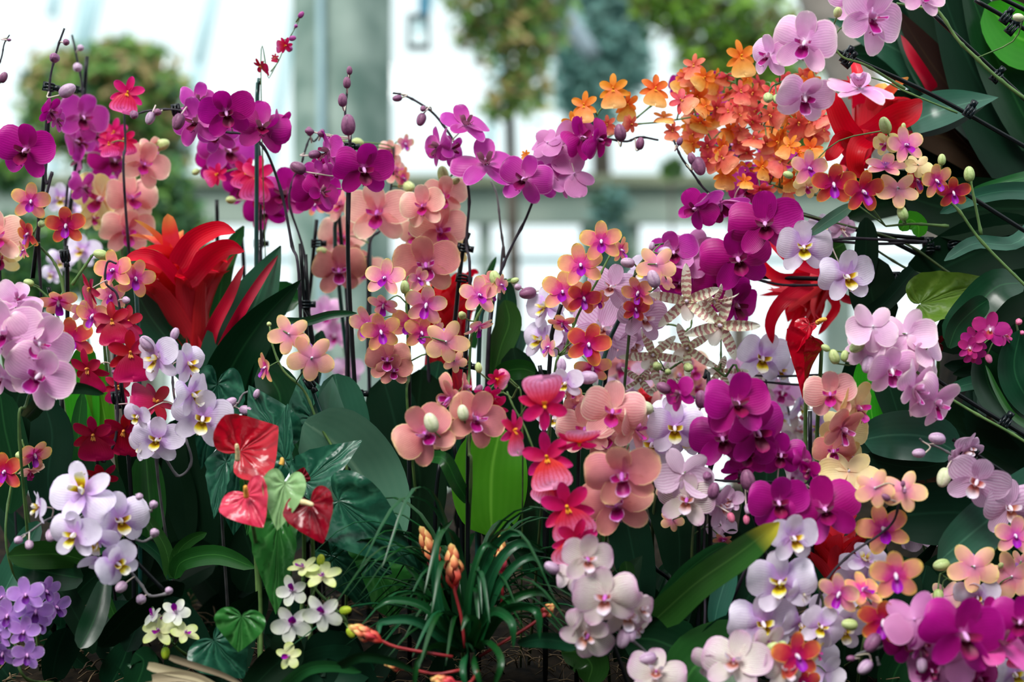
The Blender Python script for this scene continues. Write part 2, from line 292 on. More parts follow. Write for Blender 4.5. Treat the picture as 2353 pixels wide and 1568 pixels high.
# ------------------------------------------------------------------ flower prototypes (diameter 1, facing +Z, up +Y)
PI = math.pi
def proto(form, seed, mats):
    pet, sep, lip, colm = mats; r = random.Random(seed*31+5); q = lambda s: r.uniform(-s, s)
    parts = []
    def one(nm, mat, *a, **k):
        mb = MB(); blade(mb, *a, seed=r.random()*9, **k); parts.append((nm, mb, mat))
    body = MB(); lp = MB()
    if form == 'phal':
        one('sepal', sep, .47, .36+q(.02), a=.6, b=.45, bw=.1, cup=.12, bend=.10+q(.3), ruf=.02, th=q(.14), tilt=.04+q(.14), org=(0, .01, -.015))
        for s in (-1, 1):
            one('sepal', sep, .50, .33+q(.02), a=.6, b=.5, bw=.1, cup=.10, bend=.0+q(.3), ruf=.02, th=s*(2.40+q(.12)), tilt=.02+q(.16), org=(0, -.01, -.015))
        for s in (-1, 1):
            one('petal', pet, .52, .56+q(.05), a=.55, b=.40, bw=.0, cup=-.05+q(.2), bend=-.18+q(.32), ruf=.022, th=s*(1.34+q(.09)), tilt=.20+q(.14), org=(0, .02, 0), nu=8)
        blade(lp, .29, .25, a=.9, b=.5, bw=.35, cup=.35, bend=.25, th=PI, tilt=.55, org=(0, -.04, .03), seed=1, nu=4, nv=6)
        for s in (-1, 1):
            blade(lp, .21, .17, a=.5, b=.45, bw=.5, cup=.5, bend=.6, th=s*1.95, tilt=.75, org=(s*.02, -.03, .02), nu=4, nv=5, roll=-s*.6)
            tube(lp, [(s*.01, -.22, .19), (s*.035, -.26, .20), (s*.05, -.24, .24)], .008, .003, n=5, sides=4)
        ellipsoid(lp, (0, -.07, .085), (0, 1, .3), .030, .08)
        ellipsoid(body, (0, -.005, .08), (0, -.5, 1), .034, .17)
    elif form == 'mini':
        one('sepal', sep, .47, .31+q(.02), a=.6, b=.5, bw=.12, cup=.12, bend=.0+q(.15), ruf=.015, th=q(.1), tilt=.12, org=(0, 0, -.01))
        for s in (-1, 1):
            one('sepal', sep, .48, .29+q(.02), a=.6, b=.55, bw=.12, cup=.12, bend=-.1+q(.12), ruf=.015, th=s*(2.42+q(.1)), tilt=.12, org=(0, 0, -.01))
        for s in (-1, 1):
            one('petal', pet, .49, .37+q(.03), a=.55, b=.45, bw=.08, cup=.04+q(.08), bend=-.12+q(.15), ruf=.018, th=s*(1.22+q(.07)), tilt=.2+q(.06))
        blade(lp, .31, .22, a=.8, b=.45, bw=.3, cup=.4, bend=.15, th=PI, tilt=.55, org=(0, -.02, .03), seed=1, nu=4, nv=5)
        for s in (-1, 1): blade(lp, .13, .09, a=.4, b=.5, bw=.5, cup=.5, bend=.6, th=s*1.9, tilt=.9, org=(s*.015, -.02, .02), nu=3, nv=4)
        ellipsoid(body, (0, -.0, .07), (0, -.5, 1), .038, .18)
    elif form == 'onc':
        one('sepal', sep, .43, .21, a=.7, b=.6, bw=.2, cup=.15, bend=.05+q(.2), ruf=.02, th=q(.1), tilt=.05, org=(0, .01, -.01))
        for s in (-1, 1):
            one('petal', pet, .43, .25, a=.65, b=.55, bw=.2, cup=.12, bend=-.08+q(.2), ruf=.025, th=s*(1.05+q(.1)), tilt=.1)
        for s in (-1, 1):
            one('sepal', sep, .45, .20, a=.7, b=.65, bw=.2, cup=.15, bend=-.05+q(.2), ruf=.02, th=s*(2.05+q(.12)), tilt=.0, org=(0, 0, -.02))
        blade(lp, .52, .74, a=.72, b=.28, bw=.16, cup=-.05, bend=-.16, ruf=.045, th=PI, tilt=.2, org=(0, -.01, .03), notch=.24, nu=10, nv=8, seed=2)
        ellipsoid(body, (0, .02, .05), (0, .2, 1), .03, .11)
        for k in range(4): ellipsoid(body, (.02*(k-1.5), -.045-.012*(k % 2), .055), (.2*(k-1.5), -1, .7), .011, .10, nu=5, nv=4)
    elif form == 'zebra':
        for th in (0, 1.15, -1.15, 2.3, -2.3):
            one('sepal' if abs(th) < .1 or abs(th) > 2 else 'petal', sep, .50, .16, a=.45, b=.6, bw=.4, cup=.25, bend=q(.35), ruf=.03, th=th+q(.15), tilt=.1+q(.2))
        blade(lp, .26, .2, a=.5, b=.5, bw=.3, cup=-.1, bend=-.3, ruf=.04, th=PI, tilt=.5, seed=3)
        ellipsoid(body, (0, 0, .04), (0, 0, 1), .025, .09)
    tube(body, [(0, -.01, -.06), (0, 0, -.02), (0, 0, .02)], .018, .028, n=3)
    return parts, (lp, lip), (body, colm)
_cache = {}
def flower_meshes(key, var, merged):
    ck = (key, var, merged)
    if ck in _cache: return _cache[ck]
    form, pet, sep, lip, colm = K[key]
    parts, (lp, lm), (body, cm) = proto(form, var, (pet, sep, lip, colm))
    if merged:
        mb = MB(); n = len(body.v)
        mb.add(body.v, body.f, _split(body), 1)
        for nm, p, mt in parts: mb.add(p.v, p.f, _split(p), 0)
        res = (mb.mesh(pet.name+'_flower', [pet, cm]), [('lip', lp.mesh('lip', lm))])
    else:
        res = (body.mesh('column', cm), [(nm, p.mesh(nm, mt)) for nm, p, mt in parts]+[('lip', lp.mesh('lip', lm))])
    _cache[ck] = res; return res
def _split(mb):
    out = []; i = 0
    for f in mb.f: out.append(mb.uv[i:i+len(f)]); i += len(f)
    return out
def orient(yaw, pitch, roll):
    B = Matrix(((1, 0, 0), (0, 0, -1), (0, 1, 0))).to_4x4()   # local x,y,z -> world X, Z, -Y
    r = math.radians
    return B @ Matrix.Rotation(r(yaw), 4, 'Y') @ Matrix.Rotation(r(pitch), 4, 'X') @ Matrix.Rotation(r(-roll), 4, 'Z')
fcount = [0]
def add_flower(root, key, pos, size, yaw, pitch, roll, small):
    fcount[0] += 1; var = fcount[0] % 7
    me, ch = flower_meshes(key, var, small)
    jr = random.Random(fcount[0]*13+1); yaw += jr.uniform(-16, 16); pitch += jr.uniform(-14, 16); roll += jr.uniform(-12, 12)
    R = orient(yaw, pitch, roll)
    m = Matrix.Translation(pos-root.location) @ R @ Matrix.Scale(size, 4)
    o = obj('flower', me, root, None, m)
    for nm, cm in ch: obj(nm, cm, o)
    return o, pos + (R @ Vector((0, 0, -.05)))*size, (R @ Vector((0, 0, 1))).normalized()
# buds
bud_cols = {'g': ((200, 215, 150), (150, 175, 95)), 'p': ((150, 95, 130), (95, 50, 85)), 'v': ((205, 175, 200), (150, 110, 150)),
            'k': ((235, 130, 170), (200, 90, 130)), 'y': ((200, 215, 60), (150, 190, 40)), 'c': ((225, 225, 195), (185, 200, 150)), 'm': ((180, 80, 160), (120, 30, 110))}
bud_mat = {}
for k_, (c1, c2) in bud_cols.items():
    bud_mat[k_] = petal_mat('bud_'+{'g': 'green', 'p': 'plum', 'v': 'mauve', 'k': 'pink', 'y': 'lime', 'c': 'cream', 'm': 'magenta'}[k_], [(0, c2), (.6, c1), (1, c1)], vein=c2, vs=.6, vn=5, tr=.15, back=0)
def bud_mesh(mat):
    mb = MB()
    def fn(u, v):
        a = u*2*PI; p = PI*v; r = .40*math.sin(p)**.85*(1-.25*v); r *= 1-.09*max(0, math.cos(a*3))**6
        return Vector((r*math.cos(a), -(math.cos(p))*.5, r*math.sin(a)))
    mb.add(*grid(fn, 15, 9)); return mb.mesh('bud', mat)
bud_me = {k: bud_mesh(m) for k, m in bud_mat.items()}
stem_dark = simple_mat('stem_dark', (34, 30, 38), .5, 0, .2, c2=(58, 52, 62), scale=40)
stem_green = simple_mat('stem_green', (70, 105, 55), .45, .1, c2=(105, 135, 75), scale=40)
stem_grey = simple_mat('stem_grey', (92, 90, 94), .5, 0, .2, c2=(126, 122, 124), scale=40)
stem_olive = simple_mat('stem_olive', (72, 88, 50), .45, 0, c2=(50, 66, 40), scale=40)
ped_pale = simple_mat('pedicel_pale', (185, 180, 155), .45, .1, c2=(215, 190, 190), scale=40)
stake_mat = simple_mat('stake_black', (6, 8, 12), .35, 0, .25, c2=(9, 13, 16))
stake_green = simple_mat('stake_green', (10, 52, 48), .3, 0, .6, c2=(16, 66, 60))
clip_mat = simple_mat('clip_plastic', (4, 12, 16), .3, 0, .35, c2=(8, 22, 28))
STEM = {'d': stem_dark, 'g': stem_green, 'y': stem_grey, 'o': stem_olive}
LM = {'d': leaf_mat('leaf_dark', (14, 54, 32), (38, 90, 54), (34, 78, 46), .3, .14, spec=.35, coat=.05),
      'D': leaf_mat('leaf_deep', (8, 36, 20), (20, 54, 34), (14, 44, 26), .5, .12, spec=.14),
      'm': leaf_mat('leaf_mid', (30, 84, 32), (64, 130, 56), (50, 106, 44), .3, .3),
      'b': leaf_mat('leaf_bright', (60, 140, 24), (110, 185, 60), (90, 160, 50), .34, .45),
      's': leaf_mat('leaf_bluegreen', (40, 88, 70), (74, 126, 102), (74, 112, 94), .3, .15),
      'o': leaf_mat('leaf_olive', (86, 122, 30), (120, 160, 60), (100, 130, 45), .4, .4),
      't': leaf_mat('leaf_yellow_tip', (48, 92, 34), (95, 140, 65), (80, 120, 50), .36, .25, tip=(220, 200, 60)),
      'p': leaf_mat('leaf_pale', (84, 128, 104), (126, 164, 136), (116, 150, 128), .24, .2),
      'x': leaf_mat('leaf_bronze', (40, 26, 18), (56, 44, 26), (48, 34, 24), .5, .1, spec=.14),
      'y': leaf_mat('leaf_dry', (176, 160, 130), (140, 122, 94), (150, 134, 104), .6, .2),
      'n': leaf_mat('leaf_grassy', (16, 72, 34), (44, 108, 64), (34, 74, 48), .32, .15)}
def mound_z(x, y):
    base = .84 + .12*(y-1.9)
    px = 1176.5 + x/max(y, .5)*F
    k = min(1, max(0, (px-2060)/300)); k = k*k*(3-2*k)
    k *= min(1, max(0, (y-2.45)/.35))
    return base + 1.1*k
def pts(s, d):
    out = []
    for tok in s.split():
        q = [float(c) for c in tok.split(',')]; out.append(P(q[0], q[1], d+(q[2]/100 if len(q) > 2 else 0)))
    return out
def near(poly, p):
    best = None
    for a, b in zip(poly, poly[1:]):
        ab = b-a; t = max(0, min(1, (p-a).dot(ab)/max(ab.length_squared, 1e-9))); q = a+ab*t
        dd = (q-p).length
        if best is None or dd < best[0]: best = (dd, q, ab.normalized())
    return best
def clip(root, p, ax, r=.006):
    r *= .8
    mb = MB(); ax = ax.normalized(); X = ax.cross(Vector((0, -1, 0))).normalized(); Y = Vector((0, -1, 0))
    for k in (-1, 0, 1):
        c = p + ax*(k*.0042)
        ring = [c + X*(r*math.cos(a)*1.25) + Y*(r*math.sin(a)) for a in [i*PI/5 for i in range(11)]]
        tube(mb, ring, .0016, sides=5, n=10)
    tube(mb, [p+X*r*1.2, p+X*r*1.2+X*.008], .004, .0045, sides=6, n=2)
    tube(mb, [p-ax*.006-X*r*1.2, p+ax*.006-X*r*1.2], .003, sides=6, n=2)
    obj('plant_clip', mb.mesh('plant_clip', clip_mat, root.location), root)
def leaf(root, name, spine, W, mat, twist=0, a=.5, b=.6, bw=.3, fold=.18, wave=0.01, seed=0, nv=14, Nv=None, nu=4):
    """a leaf blade on a 3-D spine; twist 0 shows its upper face to the path"""
    if Nv is None:
        tw = math.radians(twist)
        mid = (spine[-1]-spine[0]).normalized(); vd = Vector((0, -1, 0)); sdv = mid.cross(vd)
        if sdv.length < 1e-3: sdv = Vector((1, 0, 0))
        sdv.normalize(); Nv = vd*math.cos(tw) + sdv*math.sin(tw)
    mb = MB(); ribbon(mb, spine, W, Nv, a, b, bw, fold, wave, nu=nu, nv=nv, seed=seed)
    return obj(name, mb.mesh(name, mat, root.location), root)
def plant(name, label, cat, d, stems='', fl='', buds='', stakes='', clips='', sm='d', sr=3.2, small=0, ground=True, leaves='', pm=None, group=None, r0=None):
    """one potted spike: stems, flowers, buds, support stakes with clips and any leaves of its own"""
    S = []
    for st in [x for x in stems.split('|') if x.strip()]:
        S.append(pts(st, d+.03))
    allp = [p for s in S for p in s]
    K_ = [pts(x, d+.045) for x in stakes.split('|') if x.strip()]
    if allp: base = min(allp, key=lambda p: p.z).copy()
    elif K_: base = K_[0][-1].copy()
    else: base = P(float(fl.split()[1]), float(fl.split()[2]), d)
    if ground:
        gy = base.y+(.17 if S else .02); g = Vector((base.x + .03*rng.uniform(-1, 1), gy, mound_z(base.x, gy) - .01))
        if g.z > base.z-.02: g.z = base.z-.02
        for s in S:
            if (s[-1]-base).length < .02 or (len(S) == 1): s.append(g)
            elif (s[0]-base).length < .02: s.insert(0, g)
        root = thing(name, label, cat, g, group)
    else: root = thing(name, label, cat, base, group)
    mb = MB(); px = d/F
    for i, s in enumerate(S):
        tube(mb, s, sr*px*.75, sr*px*1.15, sides=7, nodes=6, n=max(6, len(s)*6))
    dens = [catmull(s, max(8, len(s)*6)) for s in S]
    pd = MB()
    for j, row in enumerate([x for x in fl.split('\n') if x.strip()]):
        q = row.split(); key = q[0]; v = [float(c) for c in q[1:]]
        v += [0]*(7-len(v)); x, y, sz, yaw, pit, rol, dz = v[:7]
        jit = ((j*7) % 5-2)*.006
        dd = d + jit + dz/100
        pos = P(x, y, dd)
        o, bk, n = add_flower(root, key, pos, sz*dd/F, yaw, pit, rol, small or sz < 50)
        if dens:
            dist, qn, ax = min((near(s, bk-Vector((0, 0, .0))) for s in dens), key=lambda e: e[0])
            if dist < .16:
                mid = bk*.5+qn*.5 - n*dist*.2 + Vector((0, 0, dist*.12))
                tube(pd, [qn, mid, bk], 1.9*px, 1.5*px, n=6, sides=5)
    for row in [x for x in buds.split('|') if x.strip()]:
        q = row.split(); key = q[0]; x, y, sz = [float(c) for c in q[1:4]]; ang = float(q[4]) if len(q) > 4 else None
        pos = P(x, y, d + (float(q[5])/100 if len(q) > 5 else 0)); size = sz*1.12*d/F
        if dens:
            dist, qn, ax = min((near(s, pos) for s in dens), key=lambda e: e[0])
        else: dist, qn = .01, pos+Vector((0, 0, -.02))
        if ang is None:
            dr = (pos-qn)
            if dr.length < .003: dr = Vector((0, 0, 1))
            dr = dr.normalized() + Vector((rng.uniform(-.3, .3), -.2, rng.uniform(-.3, .2)))
        else: dr = Vector((math.sin(math.radians(ang)), -.15, math.cos(math.radians(ang))))
        dr.normalize()
        rot = dr.to_track_quat('Y', 'Z').to_matrix().to_4x4()
        obj('bud', bud_me[key], root, None, Matrix.Translation(pos-root.location) @ rot @ Matrix.Scale(size, 4))
        if dist < .12:
            bk = pos - dr*size*.48
            tube(pd, [qn, (qn+bk)*.5 - dr*dist*.25, bk], 1.7*px, 2.0*px, n=6, sides=5)
    if mb.v: obj('flower_stem', mb.mesh('flower_stem', STEM[sm], root.location), root)
    if pd.v: obj('pedicel', pd.mesh('pedicel', pm or (ped_pale if sm in 'dy' else stem_green), root.location), root)
    for s in K_:
        mb = MB(); n = Vector(s[-1])
        if ground and len(s) == 2:
            s = s+[Vector((n.x+(s[1].x-s[0].x)*.3, n.y, min(n.z-.03, mound_z(n.x, n.y)-.02)))]
        tube(mb, s, 5.0*px, 5.4*px, sides=8, n=max(2, 4*(len(s)-1))); obj('support_stake', mb.mesh('support_stake', stake_mat if pm is None else stake_green, root.location), root)
    for c in [x for x in clips.split('|') if x.strip()]:
        q = [float(a) for a in c.split()]
        an = math.radians(q[2]) if len(q) > 2 else 0
        clip(root, P(q[0], q[1], d+.035), Vector((math.sin(an), 0, math.cos(an))), .0062)
    add_leaves(root, leaves, d)
    return root
def add_leaves(root, leaves, d):
    """rows 'material width twist points...': one leaf each"""
    for i, row in enumerate([x for x in leaves.split('\n') if x.strip()]):
        q = row.split(); mk = q[0]; wd = float(q[1]); tw = float(q[2]); a, b, bw = .5, .6, .3; k = 3
        if q[3].startswith('a'): a, b, bw = {'ah': (.42, .85, .0), 'ao': (.5, .45, .15), 'ap': (.45, .95, .1), 'as': (.25, .5, .6), 'an': (.2, .8, .8)}[q[3]]; k = 4
        sp = pts(' '.join(q[k:]), d)
        leaf(root, 'leaf', sp, wd*d/F, LM[mk], tw, a, b, bw, fold=.14, wave=.02, seed=i*1.7)
# ------------------------------------------------------------------ the setting
def box(mb, x0, x1, y0, y1, z0, z1, mi=0, bev=0):
    V = [(x, y, z) for z in (z0, z1) for y in (y0, y1) for x in (x0, x1)]
    Fc = [(0, 2, 3, 1), (4, 5, 7, 6), (0, 1, 5, 4), (2, 6, 7, 3), (0, 4, 6, 2), (1, 3, 7, 5)]
    mb.add(V, Fc, [[(0, 0), (1, 0), (1, 1), (0, 1)]]*6, mi)
def flat(o):
    o.data.polygons.foreach_set('use_smooth', [False]*len(o.data.polygons)); return o
m_floor = simple_mat('floor_pale_concrete', (205, 212, 212), .55, c2=(225, 230, 230), scale=1.5)
m_wall = simple_mat('wall_painted_green_grey', (134, 152, 142), .7, c2=(158, 172, 160), scale=3)
m_ledge = simple_mat('ledge_weathered', (150, 158, 130), .7, c2=(120, 130, 110), scale=4)
m_bar = simple_mat('glazing_bar_paint', (150, 185, 192), .5, c2=(170, 200, 205))
m_bark = simple_mat('pillar_bark', (96, 122, 112), .8, c2=(156, 174, 164), scale=5, bstr=.4)
m_strip = simple_mat('pillar_pale_strip', (170, 200, 205), .6, c2=(150, 180, 190), scale=5)
m_soil = simple_mat('soil_bark_moss', (9, 8, 6), .95, c2=(36, 29, 20), scale=45, bstr=1, spec=.1)
mb = MB(); mb.add(*grid(lambda u, v: Vector(((u-.5)*90, 8.2+v*75, 0)), 4, 4)); structure('ground', mb.mesh('ground', m_floor), m_floor)
m_path = simple_mat('floor_dark_paving', (70, 76, 74), .6, c2=(92, 98, 96), scale=3)
mb = MB(); mb.add(*grid(lambda u, v: Vector(((u-.5)*90, -10+v*18.2, 0)), 4, 4)); structure('floor', mb.mesh('floor', m_path), m_path)
# unseen hedge added behind the camera to cut light on the flowers' fronts
m_light_block = simple_mat('light_block_leaves', (16, 34, 20), .8, c2=(44, 74, 36), scale=9, bstr=.6)
mb = MB(); mb.add(*grid(lambda u, v: Vector(((u-.5)*16, -1.6-.5*v+.25*noise.noise(Vector((u*22, v*7, 1))), v*3.6)), 80, 24)); structure('wall_light_block', mb.mesh('wall_light_block', m_light_block), m_light_block)
# planted bank
mb = MB()
def soil(u, v):
    y = 1.25+v*2.6; x = (u-.5)*3.4
    z = mound_z(x, y) if y > 1.7 else mound_z(x, 1.7)*(y-1.25)/.45
    if y > 3.35: z = mound_z(x, 3.35)*max(0, 1-(y-3.35)/.45)
    nz = noise.fractal(Vector((x*9, y*9, z*9)), 1, 2, 5)
    return Vector((x, y + .03*nz, max(0, z + .035*nz)))
mb.add(*grid(soil, 150, 110)); o = structure('ground', mb.mesh('ground', m_soil), m_soil)
q = MB(); r = random.Random(77); m_litter = simple_mat('bark_litter', (60, 46, 32), .9, c2=(120, 100, 72), scale=20)
for i in range(2600):
    x = r.uniform(-.8, .95); y = r.uniform(1.8, 2.6); p = Vector((x, y, mound_z(x, y)+r.uniform(.0, .03))); a = r.uniform(0, 2*PI); L = r.uniform(.006, .03)
    dv = Vector((math.cos(a), math.sin(a), r.uniform(-.5, .8)))*L
    tube(q, [p-dv, p+Vector((0, 0, L*.4)), p+dv], r.uniform(.0006, .0018), .0005, n=3, sides=3)
o = obj('bark_litter', q.mesh('bark_litter', m_litter), o); o['kind'] = 'stuff'
# low wall with its ledge and posts across the far side of the house
def bx(name, px0, px1, py0, py1, d, th, mat, side=None):
    a = P(px0, py0, d); b = P(px1, py1, d); mb = MB()
    box(mb, a.x, b.x, d, d+th, max(b.z, 0), a.z); return flat(structure(name, mb.mesh(name, mat), mat))
bx('wall_back', -400, 3000, 425, 512, 8.0, .2, m_wall)
bx('trim_1', -400, 3000, 400, 425, 7.95, .35, m_ledge)
k = 2
for x0, x1 in ((-120, 60), (330, 380), (1015, 1050), (1100, 1128), (1335, 1368), (1425, 1470), (1900, 1960)):
    bx('trim_%d' % k, x0, x1, 512, 1300, 8.05, .12, m_wall); k += 1
bx('trim_%d' % k, -400, 3000, 590, 604, 8.1, .06, m_bar); k += 1
# window: glazing bars of the glasshouse with panes
m_glass, gnt = M_base('pane_glass'); go = N(gnt, 'OutputMaterial'); g1 = N(gnt, 'BsdfTransparent'); g1.inputs[0].default_value = (.97, .99, .985, 1)
g2 = N(gnt, 'BsdfGlossy'); g2.inputs['Roughness'].default_value = .05; gm = N(gnt, 'MixShader'); gm.inputs[0].default_value = .04
gnt.links.new(g1.outputs[0], gm.inputs[1]); gnt.links.new(g2.outputs[0], gm.inputs[2]); gnt.links.new(gm.outputs[0], go.inputs[0])
win = structure('window_1', (lambda q: (box(q, P(-900, 0, 13).x, P(3200, 0, 13).x, 13, 13.08, CAMZ+1.02, CAMZ+1.1), q.mesh('window_1', m_bar))[1])(MB()), m_bar); flat(win)
for i in range(9):
    x0 = -900+i*500; a = P(x0, 0, 13); b = P(x0+500, 0, 13)
    q = MB(); box(q, a.x+.03, b.x-.03, 13.03, 13.04, CAMZ+1.12, CAMZ+4); obj('pane', q.mesh('pane', m_glass), win)
    q = MB(); tube(q, [Vector((a.x, 13.02, CAMZ+1.0)), Vector((a.x+.45, 13.6, CAMZ+4.2))], .035, sides=6, n=2); obj('glazing_bar', q.mesh('glazing_bar', m_bar), win)
for (xa, ya, xb, yb) in ((130, -40, 118, 40), (235, -60, 195, 120), (500, -60, 455, 150), (455, 150, 425, 400), (1010, -60, 960, 70)):
    q = MB(); tube(q, [P(xa, ya, 12.8), P(xb, yb, 12.8)], .045, sides=6, n=2); obj('glazing_bar', q.mesh('glazing_bar', m_bar), win)
# ------------------------------------------------------------------ blurred pillar, lantern and trees
t = thing('stone_pillar', 'thick grey-green mottled pillar rising out of focus behind the orchids', 'pillar', (P(782, 0, 6.5).x, 6.5, 0))
q = MB()
def pil(u, v):
    a = u*2*PI; r = .185*(1+.05*math.sin(a*5+v*3)+.03*noise.noise(Vector((math.cos(a)*3, math.sin(a)*3, v*12))))
    return Vector((r*math.cos(a), r*math.sin(a), v*4.2))
q.add(*grid(pil, 36, 40)); obj('shaft', q.mesh('shaft', m_bark), t)
q = MB(); tube(q, [Vector((-.06, -.195, .5)), Vector((-.05, -.2, 2)), Vector((-.07, -.195, 4.1))], .014, n=12); obj('pipe', q.mesh('pipe', m_strip), t)
t = thing('hanging_lantern', 'small glass lantern hanging from a blue strap right of the pillar', 'lantern', P(962, 112, 6.0))
lant = simple_mat('lantern_metal', (60, 70, 75), .4); strap = simple_mat('strap_blue', (70, 130, 155), .5)
px = 6.0/F; L0 = t.location
q = MB(); box(q, -26*px, 26*px, -26*px, 26*px, 0, 7*px); flat(obj('base', q.mesh('base', lant), t))
q = MB(); box(q, -20*px, 20*px, -20*px, 20*px, 7*px, 70*px); flat(obj('glass', q.mesh('glass', m_glass), t))
q = MB(); box(q, -24*px, 24*px, -24*px, 24*px, 70*px, 76*px); flat(obj('lid', q.mesh('lid', lant), t))
for sx_ in (-1, 1):
    for sy_ in (-1, 1):
        q = MB(); box(q, sx_*22*px-3*px, sx_*22*px+3*px, sy_*22*px-3*px, sy_*22*px+3*px, 7*px, 70*px); flat(obj('post', q.mesh('post', lant), t))
q = MB(); box(q, 0, 26*px, -3*px, 3*px, 76*px, 420*px); flat(obj('strap', q.mesh('strap', strap), t))
tl = {}
def treeleaf(c, c2, nm): return simple_mat(nm, c, .4, .35, .6, c2=c2, scale=2.2)
tm_a = [treeleaf((136, 176, 84), (92, 146, 66), 'tree_leaf_green'), treeleaf((190, 176, 116), (170, 142, 96), 'tree_leaf_olive'), treeleaf((72, 112, 72), (52, 88, 62), 'tree_leaf_dark')]
tm_t = [treeleaf((120, 168, 160), (146, 186, 178), 'conifer_teal'), treeleaf((88, 134, 130), (106, 150, 144), 'conifer_dark')]
tm_y = [treeleaf((158, 200, 74), (126, 178, 58), 'tree_leaf_lime'), treeleaf((146, 126, 80), (120, 106, 74), 'tree_leaf_brown'), treeleaf((76, 112, 52), (56, 90, 46), 'tree_leaf_deep_green')]  # lime, brown and darker green leaves, mixed at random in the crown
m_trunk = simple_mat('tree_trunk', (70, 62, 54), .8, c2=(100, 90, 80), scale=8)
def crown(parent, blobs, d, mats, ls, dens, seed, grad=None):
    r = random.Random(seed); q = MB()
    for (x, y, rx, ry) in blobs:
        c = P(x, y, d); n = int(rx*ry*dens); RX, RY = rx*d/F, ry*d/F
        for i in range(n):
            while True:
                v = Vector((r.uniform(-1, 1), r.uniform(-1, 1), r.uniform(-1, 1)))
                if v.length < 1: break
            v *= r.uniform(.75, 1.18)
            p = c + Vector((v.x*RX, v.y*RX*.6, v.z*RY)); s = ls*r.uniform(.5, 1.3)
            a = Vector((r.gauss(0, 1), r.gauss(0, 1), r.gauss(0, 1))).normalized(); b = a.orthogonal().normalized()*s*.45; a = a*s
            mi = 0 if len(mats) == 1 else (r.choices(range(len(mats)), grad(v) if grad else None)[0] if grad else r.randrange(len(mats)))
            q.add([p-a, p+b, p+a, p-b], [(0, 1, 2, 3)], [[(0, 0), (1, 0), (1, 1), (0, 1)]], mi)
    o = obj('crown', q.mesh('crown', mats), parent); o['kind'] = 'stuff'; o.matrix_parent_inverse = Matrix.Translation(-parent.location); return o
def tree(name, label, x, d, blobs, mats, ls, dens, seed, trunk_top, grad=None, tw=.05):
    t = thing(name, label, 'tree', (P(x, 0, d).x, d+.1, 0)); crown(t, blobs, d, mats, ls, dens, seed, grad)
    q = MB(); p = P(x, trunk_top, d+.1); tube(q, [Vector((0, 0, 0)), Vector((.03, 0, p.z*.5)), Vector((0, 0, p.z))], tw*1.2, tw*.6, n=8, sides=8); obj('trunk', q.mesh('trunk', m_trunk), t)
    return t
tree('round_bush_tree', 'round green and olive tree out of focus at the far left', 240, 7.0,
     [(240, 240, 190, 130), (320, 220, 120, 110), (140, 220, 90, 110), (250, 300, 150, 100), (330, 330, 110, 90), (290, 130, 90, 45)], tm_a, .04, .055, 3, 300, lambda v: (3, 1.5+2*max(0, v.z), 2.5-2*v.z))
tree('low_shrub', 'low soft green shrub blurred behind the left peach orchids', 300, 5.6,
     [(330, 470, 130, 120), (60, 610, 110, 120), (250, 590, 160, 120), (420, 560, 70, 90), (20, 380, 60, 60)], [tm_a[0], tm_a[2], treeleaf((70, 125, 70), (50, 100, 60), 'shrub_soft_green')], .03, .075, 4, 560)
tree('hanging_foliage_tree', 'green and olive leafy tree hanging right of the lantern', 1165, 6.8,
     [(1130, -40, 130, 110), (1180, 90, 100, 110), (1210, 200, 60, 80), (1090, 60, 55, 60), (1150, 240, 45, 50), (1240, 30, 80, 110)], tm_a, .036, .036, 5, 60, lambda v: (3, 1.6, 1.3), .03)
tree('teal_conifer', 'dark teal conifer blurred in the middle of the skyline', 1380, 8.5,
     [(1370, 110, 110, 150), (1400, 0, 110, 130), (1350, 230, 75, 90), (1310, 20, 60, 90), (1430, 150, 70, 80)], tm_t, .06, .06, 6, 200, None, .07)
tree('lime_green_tree', 'lime green and brown tree at the top behind the orange sprays', 1690, 7.2,
     [(1560, 10, 110, 80), (1640, 70, 120, 100), (1740, 60, 120, 120), (1790, 170, 120, 130), (1700, 200, 110, 90), (1830, 300, 90, 120), (1500, -10, 80, 50), (1620, 150, 80, 60)], tm_y, .038, .04, 8, 160, lambda v: (3, 1.4, 2), .04)
t = thing('leaning_trunk', 'pale grey trunk slanting through the teal conifer', 'tree', P(1235, -60, 7.5))
q = MB(); tube(q, [Vector((0, 0, 0)), P(1300, 40, 7.5)-t.location, P(1365, 130, 7.5)-t.location], .06, .035, n=8); obj('trunk', q.mesh('trunk', simple_mat('trunk_pale', (150, 168, 180), .8)), t)
tree('small_dwarf_bush', 'small dark green bush standing on the far grey ledge', 1545, 7.6, [(1545, 392, 24, 20), (1550, 375, 14, 14)], [tm_a[2], tm_a[0]], .03, .5, 9, 395, None, .01)
tree('dark_hedge', 'dark green hedge blurred below the grey ledge at centre', 1380, 7.0, [(1395, 590, 60, 75), (1400, 480, 50, 50), (1370, 690, 60, 60)], [tm_a[2], tm_t[1]], .035, .07, 10, 600)
t = thing('palm_trunk', 'grey brown trunk blurred behind the top right pink moth orchids', 'tree', (P(1890, 0, 5).x, 5, 0))
q = MB(); tube(q, [Vector((.62, 0, 0)), Vector((.5, 0, 1.3)), Vector((.12, 0, 2.0)), Vector((-.04, 0, 2.5)), Vector((-.1, 0, 3.4))], .075, .07, n=10, sides=12); obj('trunk', q.mesh('trunk', simple_mat('palm_bark', (112, 106, 98), .8, c2=(150, 142, 134), scale=9, bstr=.4)), t)
